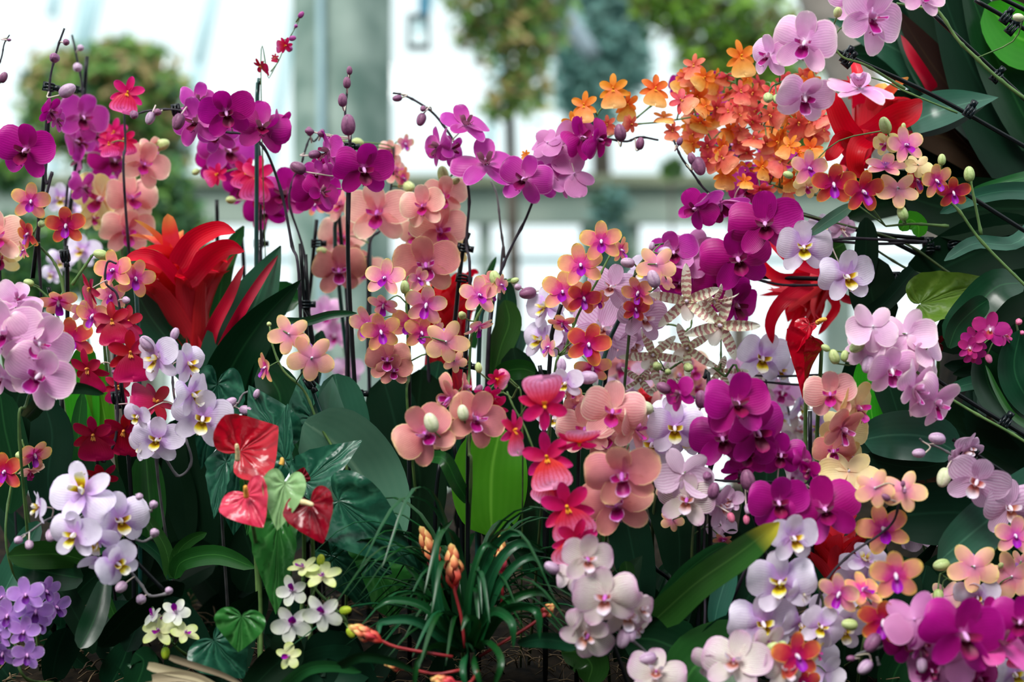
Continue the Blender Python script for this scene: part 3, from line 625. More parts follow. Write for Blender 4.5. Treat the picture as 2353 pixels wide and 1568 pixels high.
# ------------------------------------------------------------------ orchids (rows: kind x y size yaw pitch roll depth-offset)
plant('orchid_spike', 'deep magenta moth orchid with plum buds at the far left edge', 'orchid', 2.2,
 '148,65 132,110 118,165 113,205 105,300 106,420 120,395 103,470 90,600', '''M 60 345 140 8 0 8 -3
M 115 255 70 55 10 0
m 130 275 60 80 0 20''', 'p 152 97 20|p 125 133 30|v 155 208 38 60', '115,190 104,380 75,640', '113 200 10', sm='d')
plant('orchid_bud_spray', 'dark bud stem peeking in at the upper left frame edge', 'orchid', 2.2, '22,80 10,100 4,130 -8,170 -20,260', '', 'p 8 178 24 30|p 21 92 9 90', sm='d', sr=2)
plant('orchid_spike', 'paler magenta moth orchid turned sideways behind the left-edge deep magenta one', 'orchid', 2.42,
 '165,80 176,130 190,220 185,380 150,520', '''m 190 270 120 25 -5 15
m 172 325 95 75 0 -30
m 185 365 80 -60 0 0
m 192 432 80 65 0 10
M 262 370 120 10 0 0 10
m 215 310 90 30 0 0 8
U 262 305 80 10 -10 20 5''', 'v 178 155 28|v 185 110 20', '200,130 185,300 150,560', '170 205 10')
plant('orchid_spike', 'peach moth orchid column with green bud, left of the red bromeliad', 'orchid', 2.4,
 '372,320 345,350 310,420 290,500 280,640', '''E 332 378 112 20 0 10
E 300 455 130 25 0 5 2
E 292 530 120 15 10 -5
E 350 340 60 60 0 0''', 'g 372 333 34 70', '', sm='g')
plant('orchid_spike', 'pale cream yellow moth orchid bloom left of the peach column', 'orchid', 2.45, '262,440 255,560 240,700', 'C 232 455 135 -15 0 12\nC 215 500 70 30 20 0', sm='g')
plant('orchid_spike', 'cream and pink moth orchid bloom cut off by the left frame edge', 'orchid', 2.25, '-5,560 -10,700', 'E -8 545 130 10 0 0\nC 0 590 100 10 20 0 3', sm='g')
plant('orchid_spike', 'small orange pink orchid spray with green stem beneath the left magenta blooms', 'orchid', 2.2,
 '95,505 75,545 100,575 122,600 140,640 150,700|60,650 90,665 120,700 140,760 150,900', '''O 71 463 96 0 0 0
Q 152 518 100 5 0 5
Q 66 538 82 -30 20 0
O 135 692 100 0 55 0
Q 166 780 112 0 5 0
O 56 575 50 -60 0 0''', 'g 95 515 22|g 66 650 22 -70', '152,565 155,700|112,660 122,770', '150 590 80', sm='g')
plant('orchid_spike', 'white and lilac moth orchid blurred behind the left orange pink spray', 'orchid', 2.6, '190,560 190,700', '''W 190 575 80 0 0 0
W 140 455 75 20 0 0
W 165 480 60 -20 0 0
W 140 600 60 0 0 0
W 120 630 50 0 0 0
m 235 425 60 0 0 0''', sm='g')
plant('orchid_spike', 'orange pink orchid spray with blunt green stake, beside the dark red one', 'orchid', 2.16,
 '232,590 215,585 200,605 165,655|240,600 255,680 240,800', '''O 262 622 105 -5 -5 5
O 310 640 100 15 0 10
o 256 680 82 0 15 0
O 215 725 95 -30 30 0
o 185 715 60 40 0 0''', 'g 231 585 30 -75', '300,618 318,770', pm=stem_green, sm='g')
plant('dancing_lady_orchid', 'dark red skirted orchid spray on a slim stem at left', 'orchid', 2.08,
 '268,606 247,603 243,650 270,680 276,760 262,830 270,930 265,1010 240,1060 225,1090', '''D 208 663 90 -50 20 60
D 258 738 105 0 0 -8
D 292 742 100 35 -5 10 2
D 300 812 125 10 -5 -5
D 203 848 112 -15 10 5
D 215 1000 120 0 20 0
D 285 990 120 10 20 20 3
D 358 925 115 25 -20 100
D 235 1095 90 20 30 30 3
D 270 890 80 30 0 0 5''', 'v 290 690 22|p 262 855 14', '273,830 302,1150', '268 915 80', sm='d')
plant('orchid_spike', 'large pale pink moth orchid with magenta lips, front left edge', 'orchid', 2.0,
 '-5,700 30,720 60,760 85,840 60,930 45,1010', '''P 10 765 165 -15 0 -10
P 42 690 110 20 -30 20 3
P 50 760 155 15 10 10 1
P 88 790 160 20 0 20
P 92 862 165 12 5 25 -2
P 5 870 90 -40 0 0 2''', sm='g')
plant('orchid_spike', 'white lilac moth orchid with yellow lips beside the red heart-shaped flower', 'orchid', 2.06,
 '400,765 385,800 395,850 400,910 420,990 440,1060 410,1095 360,1065', '''W 466 960 140 5 5 8
W 362 822 120 -35 10 -5
W 432 835 100 65 10 -20
W 440 905 110 70 0 -10 -1
W 362 1010 115 -10 0 10
W 318 955 70 -20 20 0
W 335 1020 90 -50 0 0 2''', 'v 402 767 26 20|v 338 790 38 -40|v 373 813 28 180', '', sm='y')
plant('orchid_bud_spray', 'grey stem with pale mauve buds right of the white lilac orchid', 'orchid', 2.1,
 '605,905 585,900 560,905 545,930 520,950 500,1010', '', 'v 530 925 28 60|v 565 943 28 100|v 590 905 20 20', sm='y')
plant('orchid_spike', 'pale lilac moth orchid spray leaning over a black stake, lower left', 'orchid', 1.96,
 '35,1240 65,1225 120,1190 170,1195 215,1180 240,1235 290,1300 325,1345 345,1370 385,1365|312,1135 325,1168 350,1175|310,1240 330,1245 350,1235', '''W 190 1132 150 -5 -25 185
W 92 1165 80 -60 0 0
W 275 1195 140 35 -5 0
W 172 1228 120 -15 15 10 -2
W 222 1240 110 -20 40 5 -1
W 268 1295 110 40 10 -40 -2
W 235 1290 110 20 60 0 0''', 'v 42 1242 24|v 67 1253 26|v 118 1230 34|v 320 1142 22|v 353 1160 26|v 355 1225 28|v 278 1350 32|v 324 1378 30|v 388 1358 24', '150,1118 312,1290 380,1360', '213 1182 -40', sm='y')
plant('violet_orchid_cluster', 'violet miniature orchid cluster in the bottom left corner', 'orchid', 1.98,
 '40,1370 50,1420 35,1480 60,1560', '''V 60 1368 92 5 -5 0
V 18 1415 92 0 0 0
V 82 1405 88 20 0 0
V 55 1452 80 10 10 0
V 8 1500 80 -10 20 0
V 62 1505 80 20 10 20
V 0 1460 70 -20 0 0
V 5 1372 60 0 0 0 4
V 105 1358 80 30 0 10 5
V 128 1395 80 40 0 0 6
V 90 1430 70 40 0 20 4''', sm='g')
plant('orchid_spike', 'white green miniature orchid with purple lips beneath the lilac spray', 'orchid', 2.0,
 '350,1395 365,1430 385,1460 420,1500|385,1460 378,1490', '''w 403 1408 72 10 -20 170
w 352 1418 60 -40 -30 160
y 366 1452 92 -5 -45 0 -2
y 425 1456 72 30 -50 0 -1
w 375 1425 50 20 0 180''', 'y 380 1502 26 180', sm='g')
plant('orchid_spike', 'white miniature orchid with purple lips and lime buds, below the anthurium', 'orchid', 1.96,
 '735,1290 720,1330 730,1360 790,1420 800,1450|730,1340 690,1440 655,1500', '''w 742 1408 100 5 0 195 -2
w 670 1433 100 -5 0 180
w 672 1358 80 -10 -5 190
y 698 1306 80 -20 -60 10
y 742 1325 92 10 -60 -10 -2
y 664 1508 66 0 -30 80''', 'y 737 1287 24 10|y 794 1403 26 80|y 806 1455 24 150', sm='g')
plant('orchid_spike', 'magenta moth orchid arching left with a row of dark buds, top left centre', 'orchid', 2.22,
 '300,268 340,255 400,252 450,265 500,300 590,320 640,420 670,560 690,700', '''M 520 258 125 20 25 -10 -2
M 600 292 135 10 -5 10
M 640 292 90 65 20 0 1
m 452 280 120 -20 0 0 3
m 455 232 90 20 -20 10 3
m 500 310 90 0 0 0 5''', 'p 308 264 26|v 345 272 28 200|p 362 258 22|p 410 280 36 200', '', '405 254 80')
plant('orchid_spike', 'magenta moth orchid blooms crowded behind the arching one, left centre', 'orchid', 2.45,
 '540,350 580,420 600,560 590,700', '''m 525 345 130 10 0 0
M 500 375 100 -10 10 0
M 610 485 100 -10 10 0
M 655 445 125 -5 0 0 -8
M 560 430 100 -20 0 0 4
M 725 440 115 10 5 10 -12
M 690 415 80 0 0 0 -6''', 'g 482 410 24|g 450 395 18|g 530 460 24')
plant('dancing_lady_orchid', 'blurred bright red star-petalled orchid among the magenta blooms', 'orchid', 2.36, '590,250 600,420 600,600', '''U 592 405 110 -10 0 0
U 565 395 80 30 0 20 3
D 600 440 80 0 20 0 2
U 500 400 60 0 0 60 4''', pm=stem_green)
plant('dancing_lady_orchid', 'single crimson star-shaped bloom above the left peach column', 'orchid', 2.3, '285,262 288,330 290,500', 'U 293 214 92 10 -5 10\nU 250 330 60 0 0 0 5\nU 285 320 70 10 0 0 5', 'v 272 246 20', pm=stem_green)
plant('dancing_lady_orchid', 'slender green stake topped by small dangling crimson blooms, before the pillar', 'orchid', 2.26,
 '694,30 680,60 655,105 640,140 622,165|640,140 618,180 600,210', '''U 655 104 44 40 30 80
D 600 152 50 -60 50 -60
D 632 132 22 0 0 0''', 'm 692 34 16 40|m 680 60 12|m 672 88 16 80|m 665 112 20', '596,180 590,330', pm=stem_green, sm='g', sr=1.2)
plant('orchid_spike', 'upright magenta orchid spike with a line of round plum buds before the pillar', 'orchid', 2.2,
 '803,155 800,180 797,215 793,260 800,300 804,340 803,420', '''M 835 388 135 12 5 -5 -3
m 757 345 100 -60 0 0
M 735 385 60 30 0 0 3
m 730 400 70 -20 0 0 3
M 738 440 90 40 0 30 0''', 'p 803 162 18 0|p 797 190 24 0|p 787 230 28 0|p 800 287 44 0|m 782 340 28 -20|p 711 302 20|p 738 308 18|p 723 355 26|p 685 386 34 -60', '803,330 800,600 822,1000', '803 338 0|822 905 0')
plant('orchid_bud_spray', 'thin dark budded stem between the magenta arch and the upright spike', 'orchid', 2.3, '738,306 722,325 712,318 700,350 690,385 675,410 665,470 700,590 700,730', '', 'p 711 302 20 -10|p 739 306 18 20|p 723 355 26 80|v 685 386 36 -70', '', '', sm='d', sr=2.6)
plant('orchid_spike', 'orchid pink blooms seen from behind on a dark arching stem, top centre', 'orchid', 2.26,
 '903,214 925,218 960,235 1000,265 1040,320 1060,370 1078,450 1072,560 1078,700', '''m 1068 288 115 5 -55 5 -1
m 1010 335 100 -70 0 -10
m 1035 345 80 60 0 180
m 1115 378 145 10 -50 0 -2
m 1075 385 90 -60 30 0 1''', 'p 913 226 20 -100|p 972 250 18|p 968 275 28 200', '1078,535 1060,600 1030,900', '1065 570 10|1062 640 10')
plant('orchid_spike', 'orchid pink blooms along a stem leaning right with plum bud tip', 'orchid', 2.24,
 '1513,322 1470,315 1440,325 1400,320 1350,320 1290,370 1240,430 1205,510 1160,600 1130,700 1120,840', '''m 1205 412 120 -15 5 10 -1
m 1238 415 100 30 10 0
m 1285 335 120 20 175 10
m 1258 330 90 -20 160 -30 1
M 1335 318 110 45 0 -40 -1
M 1375 320 90 60 0 -60 0
m 1318 400 110 30 160 -60
m 1292 420 80 60 160 0 -1
A 1208 355 26 0 0 0 4''', 'p 1425 305 36 -10|p 1471 330 26 10', '1140,640 1120,850')
plant('orchid_bud_spray', 'bare grey forked orchid stem rising at centre beside the ledge', 'orchid', 2.3, '1128,415 1142,450 1150,520 1158,590 1150,640', '', '', sm='y', sr=2.8)
plant('orchid_spike', 'large peach moth orchid beneath the upright magenta spike', 'orchid', 2.38,
 '905,340 900,420 880,520 850,560 845,700 850,900', '''E 868 488 150 0 5 0 -3
E 785 470 90 -30 0 0 2
E 905 395 90 40 -10 0 2
E 895 345 50 0 0 0 4
E 785 545 110 10 0 0 8
R 778 620 125 0 0 -5 2
R 812 600 80 60 0 0 3
O 925 410 60 60 20 0 2
o 930 330 50 30 30 0 6
O 725 470 60 0 0 0 6
E 840 620 90 0 0 0 14''', 'g 778 325 26|g 822 328 28|g 940 430 34|g 740 578 26', '850,520 848,1000|780,470 770,560 800,850', pm=stem_green)
plant('orchid_spike', 'peach moth orchid column under the rear-facing pink blooms, centre', 'orchid', 2.3,
 '1040,400 1020,430 1010,560 990,700 985,860', '''E 972 474 105 -5 0 0 -1
E 1020 450 105 15 0 10 0
E 1010 528 130 10 0 0 -1
R 978 608 150 -5 0 -10 -3
E 960 540 90 -20 0 0 5
C 1040 575 80 30 0 0 6
E 1000 490 80 0 20 0 4''', 'g 1018 400 34 -10|g 1048 416 18 60', pm=stem_green)
plant('orchid_spike', 'pink and yellow rimmed small orchid crowd in the centre on green stems', 'orchid', 2.16,
 '933,650 935,740 940,860 938,960', '''o 885 640 100 0 0 0 -1
o 882 700 80 -20 30 0
o 845 745 100 -20 10 -10
O 875 762 100 5 5 -5 -1
R 890 825 105 5 5 0
R 905 850 80 20 20 10 2
o 980 700 108 5 5 5 -1
O 942 745 95 -15 5 10
O 968 765 90 10 10 0 1
o 1000 760 70 60 10 0 1
O 1025 785 112 10 172 20 -1
O 1045 830 60 -20 160 0 1
o 960 640 60 40 0 0 5''', 'g 930 660 28 0|g 945 672 18', '936,655 940,900|1075,735 1065,950', '1070 840 10', sm='g')
plant('orchid_spike', 'pink and yellow rimmed orchid spray right of the red bract at centre', 'orchid', 2.14,
 '1185,640 1165,645 1140,665 1110,705 1085,760 1078,860 1075,960', '''o 1100 680 100 35 0 -10
o 1125 672 70 60 10 -20
o 1100 750 80 45 40 0 1
o 1150 655 55 70 0 0
R 1130 650 60 0 -30 0 3''', 'g 1138 640 34 -20|g 1062 725 24|g 1183 645 18 70', '1115,690 1100,830', pm=stem_green, sm='g')
plant('orchid_spike', 'orange yellow small orchids seen from behind, left of the stakes at centre', 'orchid', 2.08,
 '620,750 625,790 650,850 700,900 730,970 765,1030 800,1110', '''O 664 768 105 0 170 0 -1
O 716 822 122 5 170 5 -2
O 612 845 80 -72 0 0''', 'g 618 745 14', '700,838 730,930 762,1010 800,1120', '712 880 60|790 1078 40', sm='g', pm=stem_green)
plant('orchid_spike', 'brick veined moth orchids with big cream buds, lower centre', 'orchid', 1.98,
 '1028,985 1030,960 1055,945 1075,960 1078,1040 1082,1110', '''R 976 998 145 -8 0 -28 -1
R 1030 1000 90 40 10 60 2
R 1035 915 110 -62 15 20
R 1094 962 140 30 0 25
R 1065 890 70 70 0 0 1''', 'c 991 972 42 -20 -4|c 1064 949 34 -10 -2|g 1030 985 16 180', '1078,1000 1075,1100', sm='g')
plant('dancing_lady_orchid', 'small closed pink orchid blooms and mauve bud above the brick veined one', 'orchid', 2.0,
 '1150,858 1165,885 1155,900 1175,915 1200,950', '''T 1140 870 55 30 20 -60
T 1120 905 80 -10 60 10
U 1130 935 90 -10 30 0''', 'k 1158 862 30 -40|p 1100 895 22 40|g 1100 845 22 -10', sm='g', sr=2)
plant('dancing_lady_orchid', 'hot pink orchid cascade with speckled lips and yellow crests, centre', 'orchid', 1.93,
 '1165,900 1180,935 1205,980 1235,1050 1290,1120 1310,1200 1330,1270', '''T 1250 932 135 0 0 178 -1
T 1180 990 110 45 0 -10
T 1258 1052 140 -5 0 -5 -1
T 1330 1015 120 5 60 180
T 1303 1165 148 5 0 -18 -2
T 1322 1240 125 10 10 20
T 1262 1110 100 -30 10 20 2''', '', '', sm='g', sr=2.4)
plant('orchid_spike', 'orange and pink small orchid tower rising at right of centre', 'orchid', 2.12,
 '1420,560 1395,600 1370,650 1330,720 1300,800 1270,900', '''O 1382 555 105 8 -5 0 -1
O 1335 610 112 -5 0 -5 0
O 1292 672 108 -12 0 0 1
Q 1340 685 90 15 5 0 2
O 1425 575 70 60 0 0 3
Q 1352 792 112 0 0 5 -3
O 1362 845 92 0 20 0 -1
O 1293 742 75 -30 40 -60
o 1262 798 62 -55 0 0
O 1375 690 60 30 30 0 3''', '', '1290,700 1262,850', sm='g')
plant('orchid_spike', 'orange petalled orchid with pale buds on a kinked olive stem, right of the tower', 'orchid', 2.14,
 '1525,560 1498,566 1490,585 1465,615 1455,650 1450,720', '''O 1508 608 100 10 165 0
O 1468 672 90 -30 10 0 1
O 1530 645 60 30 150 60 1
Q 1460 710 70 20 20 0 2''', 'v 1442 604 30 -80|v 1526 578 28 70|v 1498 566 18 10|v 1502 641 38 -20 -2', '1440,690 1375,910', sm='o', pm=stem_green)
plant('orchid_spike', 'pale pink lilac moth orchids filling behind the orange pink tower', 'orchid', 2.24,
 '1215,670 1240,690 1300,740 1380,720 1430,700 1420,760 1390,880', '''L 1405 660 112 -5 0 0 -6
L 1478 730 115 25 0 15 -6
L 1385 755 150 -10 0 20 -2
W 1256 705 105 -40 0 0
W 1245 780 105 -50 0 0
L 1300 790 90 0 0 0 4
L 1330 690 70 0 0 0 2
L 1455 790 100 10 30 0 0
L 1500 690 90 60 0 10 -3
W 1480 625 80 -10 0 30 -2
L 1430 700 90 0 20 0 3''', 'p 1213 674 36 -100|v 1190 660 20', '1432,690 1388,900|1395,820 1340,960')
plant('orchid_spike', 'deep magenta moth orchids hanging on horizontal dark stems, right of centre', 'orchid', 2.2,
 '1548,322 1565,360 1590,395 1625,440 1680,470 1760,520 1850,545 2000,560 2130,556|1640,640 1720,640 1800,655 1900,655 2100,652', '''M 1758 515 160 0 5 0 -3
M 1695 595 155 -8 5 -5 -2
m 1655 468 130 10 45 10 -1
M 1600 480 95 -30 0 40
m 1590 575 140 20 165 0 1
m 1548 580 110 -10 0 0 2
M 1655 655 130 0 15 0 2
M 1690 700 120 20 10 0 1
M 1565 650 100 -20 0 0 3
M 1720 440 90 0 0 0 6
m 1710 420 80 0 0 0 8
M 1790 490 70 50 0 0 0''', 'p 1606 382 40 160|p 1590 365 26 -20|p 1562 325 18 20', '1530,630 2100,648', '2058 640 90|2135 560 90', ground=False)
plant('orchid_bud_spray', 'black twin stems running flat from the dark foliage to the red bract', 'orchid', 2.26, '1700,862 1800,865 1900,862 2000,870|1730,876 1850,885 1960,880', '', '', '', ground=False)
plant('spider_orchid', 'brown and white barred spider orchid against the white window, right of centre', 'orchid', 2.2,
 '1590,716 1588,750 1578,765 1598,815 1640,845 1665,865 1700,890|1657,775 1656,840 1650,850|1510,745 1550,748 1578,765|1600,812 1560,835 1530,855', '''Z 1578 692 175 0 10 -10 -2
Z 1652 748 190 10 15 20 -1
Z 1500 815 150 -10 0 30
Z 1580 800 150 -10 20 60 2
Z 1470 870 120 10 30 0 3
Z 1640 690 120 30 60 40
Z 1525 880 100 0 0 10 4
Z 1655 850 130 0 30 80 3''', 'g 1510 842 28|g 1582 845 28|g 1535 855 20', sm='g', sr=2.6)
plant('orchid_spike', 'two white lilac moth orchids above the black stems before the red bromeliad', 'orchid', 2.16,
 '1900,510 1880,545 1860,560 1950,548 2120,556', '''W 1846 568 130 -5 10 5 -1
W 1945 635 130 8 5 -8 -3
W 1890 520 60 10 0 0 8
L 1935 525 60 0 0 0 8''', '', '', ground=False)
plant('orchid_spike', 'blue white moth orchid against the white window below the magenta ones', 'orchid', 2.28, '1760,870 1765,1000', 'W 1752 822 130 10 0 10\nW 1790 850 80 30 0 0 2')
# orange oncidium
rr = random.Random(12)
A_ = ['A 1343 243 80 -20 0 0', 'A 1410 205 86 -10 0 10', 'A 1440 240 74 20 10 0', 'A 1318 285 70 -20 10 0', 'a 1395 285 50 0 20 0', 'a 1450 285 50 30 0 90', 'A 1505 205 84 10 0 0', 'A 1525 270 60 0 -60 0', 'A 1702 130 92 10 10 0', 'a 1545 300 50 0 0 0', 'A 1590 330 50 0 0 40', 'a 1595 150 66 -20 -10 0', 'a 1575 175 50 0 0 0']
poly = [(1560, 165), (1680, 165), (1760, 200), (1880, 150), (1895, 320), (1850, 400), (1800, 450), (1690, 430), (1610, 350), (1565, 260)]
def inside(x, y):
    c = False; j = len(poly)-1
    for i in range(len(poly)):
        if (poly[i][1] > y) != (poly[j][1] > y) and x < (poly[j][0]-poly[i][0])*(y-poly[i][1])/(poly[j][1]-poly[i][1])+poly[i][0]: c = not c
        j = i
    return c
got = []
while len(got) < 78:
    x, y = rr.uniform(1550, 1900), rr.uniform(140, 460)
    if not inside(x, y) or any((x-a)**2+(y-b)**2 < 23**2 for a, b in got): continue
    got.append((x, y)); k = 'A' if rr.random() < (.22 if y < 260 else .38) else 'a'
    A_.append('%s %d %d %d %d %d %d %d' % (k, x, y, rr.randint(50, 72), rr.uniform(-50, 50), rr.uniform(-40, 50), rr.uniform(-60, 60), rr.uniform(-6, 8)))
plant('oncidium_orchid', 'dense orange and coral many-flowered spray under the pink moth orchids, upper right', 'orchid', 2.26,
 '1310,300 1340,290 1385,320 1440,290 1520,280 1610,265 1750,230 1880,190|1385,318 1370,270 1400,230|1600,268 1580,200 1590,160|1700,245 1690,180 1705,140|1610,265 1640,330 1700,390 1790,430 1880,450|1750,290 1830,290 1900,250|1640,330 1590,340 1550,310|1440,290 1500,240', '\n'.join(A_), '', '', sm='g', sr=2.0, ground=False, pm=stem_green, small=1)
plant('orchid_spike', 'dark magenta blooms showing through the orange spray', 'orchid', 2.42, '1620,230 1700,300 1800,400 1900,440', 'M 1625 245 90 0 0 0\nM 1560 195 60 0 0 0\nM 1680 330 80 0 0 0\nM 1790 350 90 0 0 0\nM 1720 410 80 0 0 0\nM 1640 190 60 0 0 0', ground=False)
plant('orchid_spike', 'large pink lilac moth orchids at the top right on a black stake', 'orchid', 2.06,
 '2130,5 2100,-20|1900,80 1935,130 1990,150 2080,205|1780,195 1810,190 1840,240 1880,250', '''P 1850 98 150 -8 5 0 -1
P 2000 40 175 5 5 10 -1
P 1968 -8 130 -10 0 0 2
P 2118 -10 110 0 -20 0
P 1768 128 105 -65 0 0
P 1848 222 135 5 25 0 0''', 'g 1765 225 30|g 1785 228 26|g 1925 28 26', '1885,100 1990,148 2150,222 2353,336 2450,390', '1945 130 -60|2228 255 -60|1950 140 -50', ground=False, sm='g')
plant('orchid_spike', 'pale pink moth orchid seen edge-on lying over the upper red bromeliad', 'orchid', 2.04, '1990,175 2040,190 2080,210 2200,260', 'P 1975 203 145 -5 -70 -5', ground=False, sm='g', sr=2)
plant('orchid_bud_spray', 'green jointed stem crossing the top right corner toward the frame edge', 'orchid', 2.1, '2060,8 2120,18 2155,25 2200,90 2240,130 2300,185 2400,260|2155,25 2160,8', '', 'c 2340 40 24 -80', '2130,20 2260,140 2400,270|2240,0 2310,40 2400,95|2290,-10 2400,45', '2290 175 -50|2312 40 -55|2325 65 -50', ground=False, sm='g', sr=4)
plant('orchid_spike', 'rose orange small orchid row beneath the upper red bromeliad', 'orchid', 2.08,
 '2035,290 2045,310 2080,370 2105,400 2150,440 2200,480 2260,560 2400,700|2162,368 2160,400 2172,470|2228,400 2235,440 2255,540|2035,520 2100,515 2180,520|2075,490 2078,515', '''o 2080 335 98 5 0 0 -1
C 2035 330 60 -40 0 0 2
o 1858 388 96 5 0 5
Q 1915 423 110 0 5 -10
Q 1982 441 112 10 5 5 -1
o 2035 385 100 0 -40 0
O 2062 434 105 0 150 10
Q 2105 415 80 20 0 0 3
O 2150 415 90 10 20 -20 1
Q 2190 442 85 20 40 0 0
C 2110 380 60 20 150 0 3
C 1855 430 60 0 20 0 3''', 'g 2034 288 36 -20|g 2164 367 24 0|g 2227 400 32 -5|g 2074 490 32 -20|g 1811 402 22 -70|g 2076 290 14 0', '2075,345 2150,400 2400,560', ground=False, sm='g')
plant('orchid_bud_spray', 'crossing dark stems and stakes running into the right foliage', 'orchid', 2.2, '1830,490 1950,520 2080,560 2200,640 2400,760|1990,560 2100,625 2200,640', '', '', '1830,488 2000,535 2250,560|2180,540 2400,640|1980,520 2140,600', '2190 560 -20|2135 570 -5', ground=False, sm='o')
plant('orchid_spike', 'soft pink moth orchid spray seen from behind on a long slanting stake, right', 'orchid', 2.02,
 '1985,790 2015,810 2035,805 2060,830 2100,850 2160,900 2240,950 2330,1000 2420,1060|2000,775 2035,780 2060,815', '''P 2005 752 120 -5 160 -10
P 2082 770 125 10 165 20 1
P 2128 800 110 25 165 30
P 1985 800 95 -25 170 0 1
P 2048 850 125 -10 10 10 -1
P 2100 893 135 40 10 30 -1
P 2150 925 135 45 15 35 -1
P 2110 840 100 20 165 0 2
P 2040 800 90 0 160 0 3''', 'g 1969 797 34 -120|v 1995 838 38 200|g 1917 820 32 -20|g 1941 818 24 10|g 1897 800 20 -60', '2068,805 2200,905 2420,1040', '2085 820 -50|2310 970 -55', ground=False, sm='g', leaves='')
plant('orchid_spike', 'small bright magenta orchid cluster near the right frame edge', 'orchid', 2.1, '2335,740 2340,780 2320,775 2345,830 2400,900', '''g 2275 758 92 0 0 10
g 2240 780 70 -30 0 0
g 2308 770 60 40 0 0
g 2228 800 60 -20 20 0
g 2238 815 60 0 30 0''', 'k 2341 740 20|k 2349 765 14|k 2272 825 20 160', ground=False, sm='o')
plant('orchid_spike', 'peach and cream yellow moth orchids beside a thick black stake, right', 'orchid', 2.06,
 '1940,860 1925,900 1940,1000 1950,1080 1920,1150|1985,940 1960,1000', '''e 1908 905 120 -15 0 5 -1
C 1968 935 130 25 -5 10 -1
C 1940 985 110 -20 170 0 1
R 1935 985 125 20 20 30 -2
R 1915 1035 100 -20 10 0
C 1950 1085 130 0 150 0
C 1955 1050 80 30 0 0 2''', '', '1861,945 1863,1180 1872,1400', sm='g')
plant('orchid_spike', 'large deep magenta moth orchid cluster in the right centre', 'orchid', 1.98,
 '1525,892 1545,880 1570,905 1612,922 1635,960 1660,1000 1640,1060 1625,1105 1600,1110|1590,1070 1625,1100 1720,1108 1790,1110 1850,1130|1625,1100 1618,1250 1612,1490', '''M 1692 928 155 0 0 0 -1
M 1738 992 160 5 0 5 0
M 1660 1008 145 -5 0 -10 1
M 1562 905 85 -55 0 -20
M 1795 1045 110 0 20 0 2
M 1722 1040 110 0 20 0 3
M 1700 1085 80 0 30 0 4''', 'p 1525 892 32 -60|p 1611 918 38 0|p 1718 1103 44 -10|p 1640 1128 36 10|p 1625 1095 28|k 1715 1195 20 180|k 1680 1190 22 160|v 1720 1170 26', '1609,985 1605,1250 1604,1490|1617,870 1630,920', '1613 1290 85', sm='d')
plant('orchid_spike', 'pair of deep magenta moth orchids over the lower red bromeliad', 'orchid', 1.96,
 '1850,1060 1855,1110 1790,1120 1740,1250 1700,1340', '''M 1788 1155 140 -10 0 5
M 1895 1172 165 5 0 -5 -1
M 1845 1060 70 60 0 0 1
M 1860 1080 60 -50 20 0 2''', '', '1700,1090 1770,1330')
plant('orchid_spike', 'white lilac moth orchids with yellow lips left of the deep magenta cluster', 'orchid', 2.06,
 '1600,960 1580,990 1560,1030 1530,1080 1500,1200', '''W 1550 982 135 0 0 0 -1
W 1500 1020 120 -30 10 0
W 1535 955 90 -20 -20 0 2
W 1572 1010 90 20 20 0 1
W 1500 970 70 0 0 0 3
W 1310 975 80 0 0 0 6
W 1270 960 80 0 10 0 6''', 'v 1595 965 30 -60|v 1560 1010 24|v 1604 950 20', sm='o')
plant('orchid_spike', 'soft rose peach moth orchids with green buds, centre right', 'orchid', 2.02,
 '1478,930 1460,960 1440,1010 1420,1060 1400,1140', '''e 1407 945 150 5 0 10 -1
e 1345 985 130 -15 -10 0 2
e 1395 1005 120 -10 0 0 2
e 1455 985 120 65 0 30
R 1322 935 60 0 0 0 3
R 1318 905 40 0 0 0 4''', 'c 1480 937 40 -70|g 1455 950 30 -40|v 1372 948 34 -80 4', sm='o')
plant('orchid_bud_spray', 'lilac half-open bloom and pink buds above the hot pink cascade', 'orchid', 2.02, '1352,868 1330,870 1318,885 1295,905 1260,1000', 'W 1300 880 80 -40 0 0\nW 1285 895 70 60 0 0 1', 'k 1330 868 26 -60|v 1352 868 40 90|v 1290 840 30 0', '1240,840 1250,960|1350,930 1330,990', sm='o')
plant('orchid_spike', 'two brick orange veined moth orchids with purple lips, centre right', 'orchid', 1.94,
 '1445,1020 1430,1060 1400,1120 1380,1250', 'R 1430 1090 165 0 5 -5 -2\nR 1418 1158 160 -5 10 -10\nR 1470 1070 80 50 -10 0 2', sm='o')
plant('orchid_spike', 'pale striped moth orchids facing away beside the tall black stake', 'orchid', 2.0,
 '1590,1060 1600,1090 1600,1160 1590,1300', '''L 1568 1090 130 0 170 0
S 1578 1148 130 -5 10 10 -1
L 1655 1162 115 60 0 -10
L 1600 1110 90 30 0 0 2
L 1680 1150 60 -40 0 0 1
E 1540 1130 60 0 0 0 5
O 1545 1195 60 20 150 0 4
L 1655 1210 70 20 150 0 3
O 1660 1240 50 0 40 180 4''', '', sm='o')
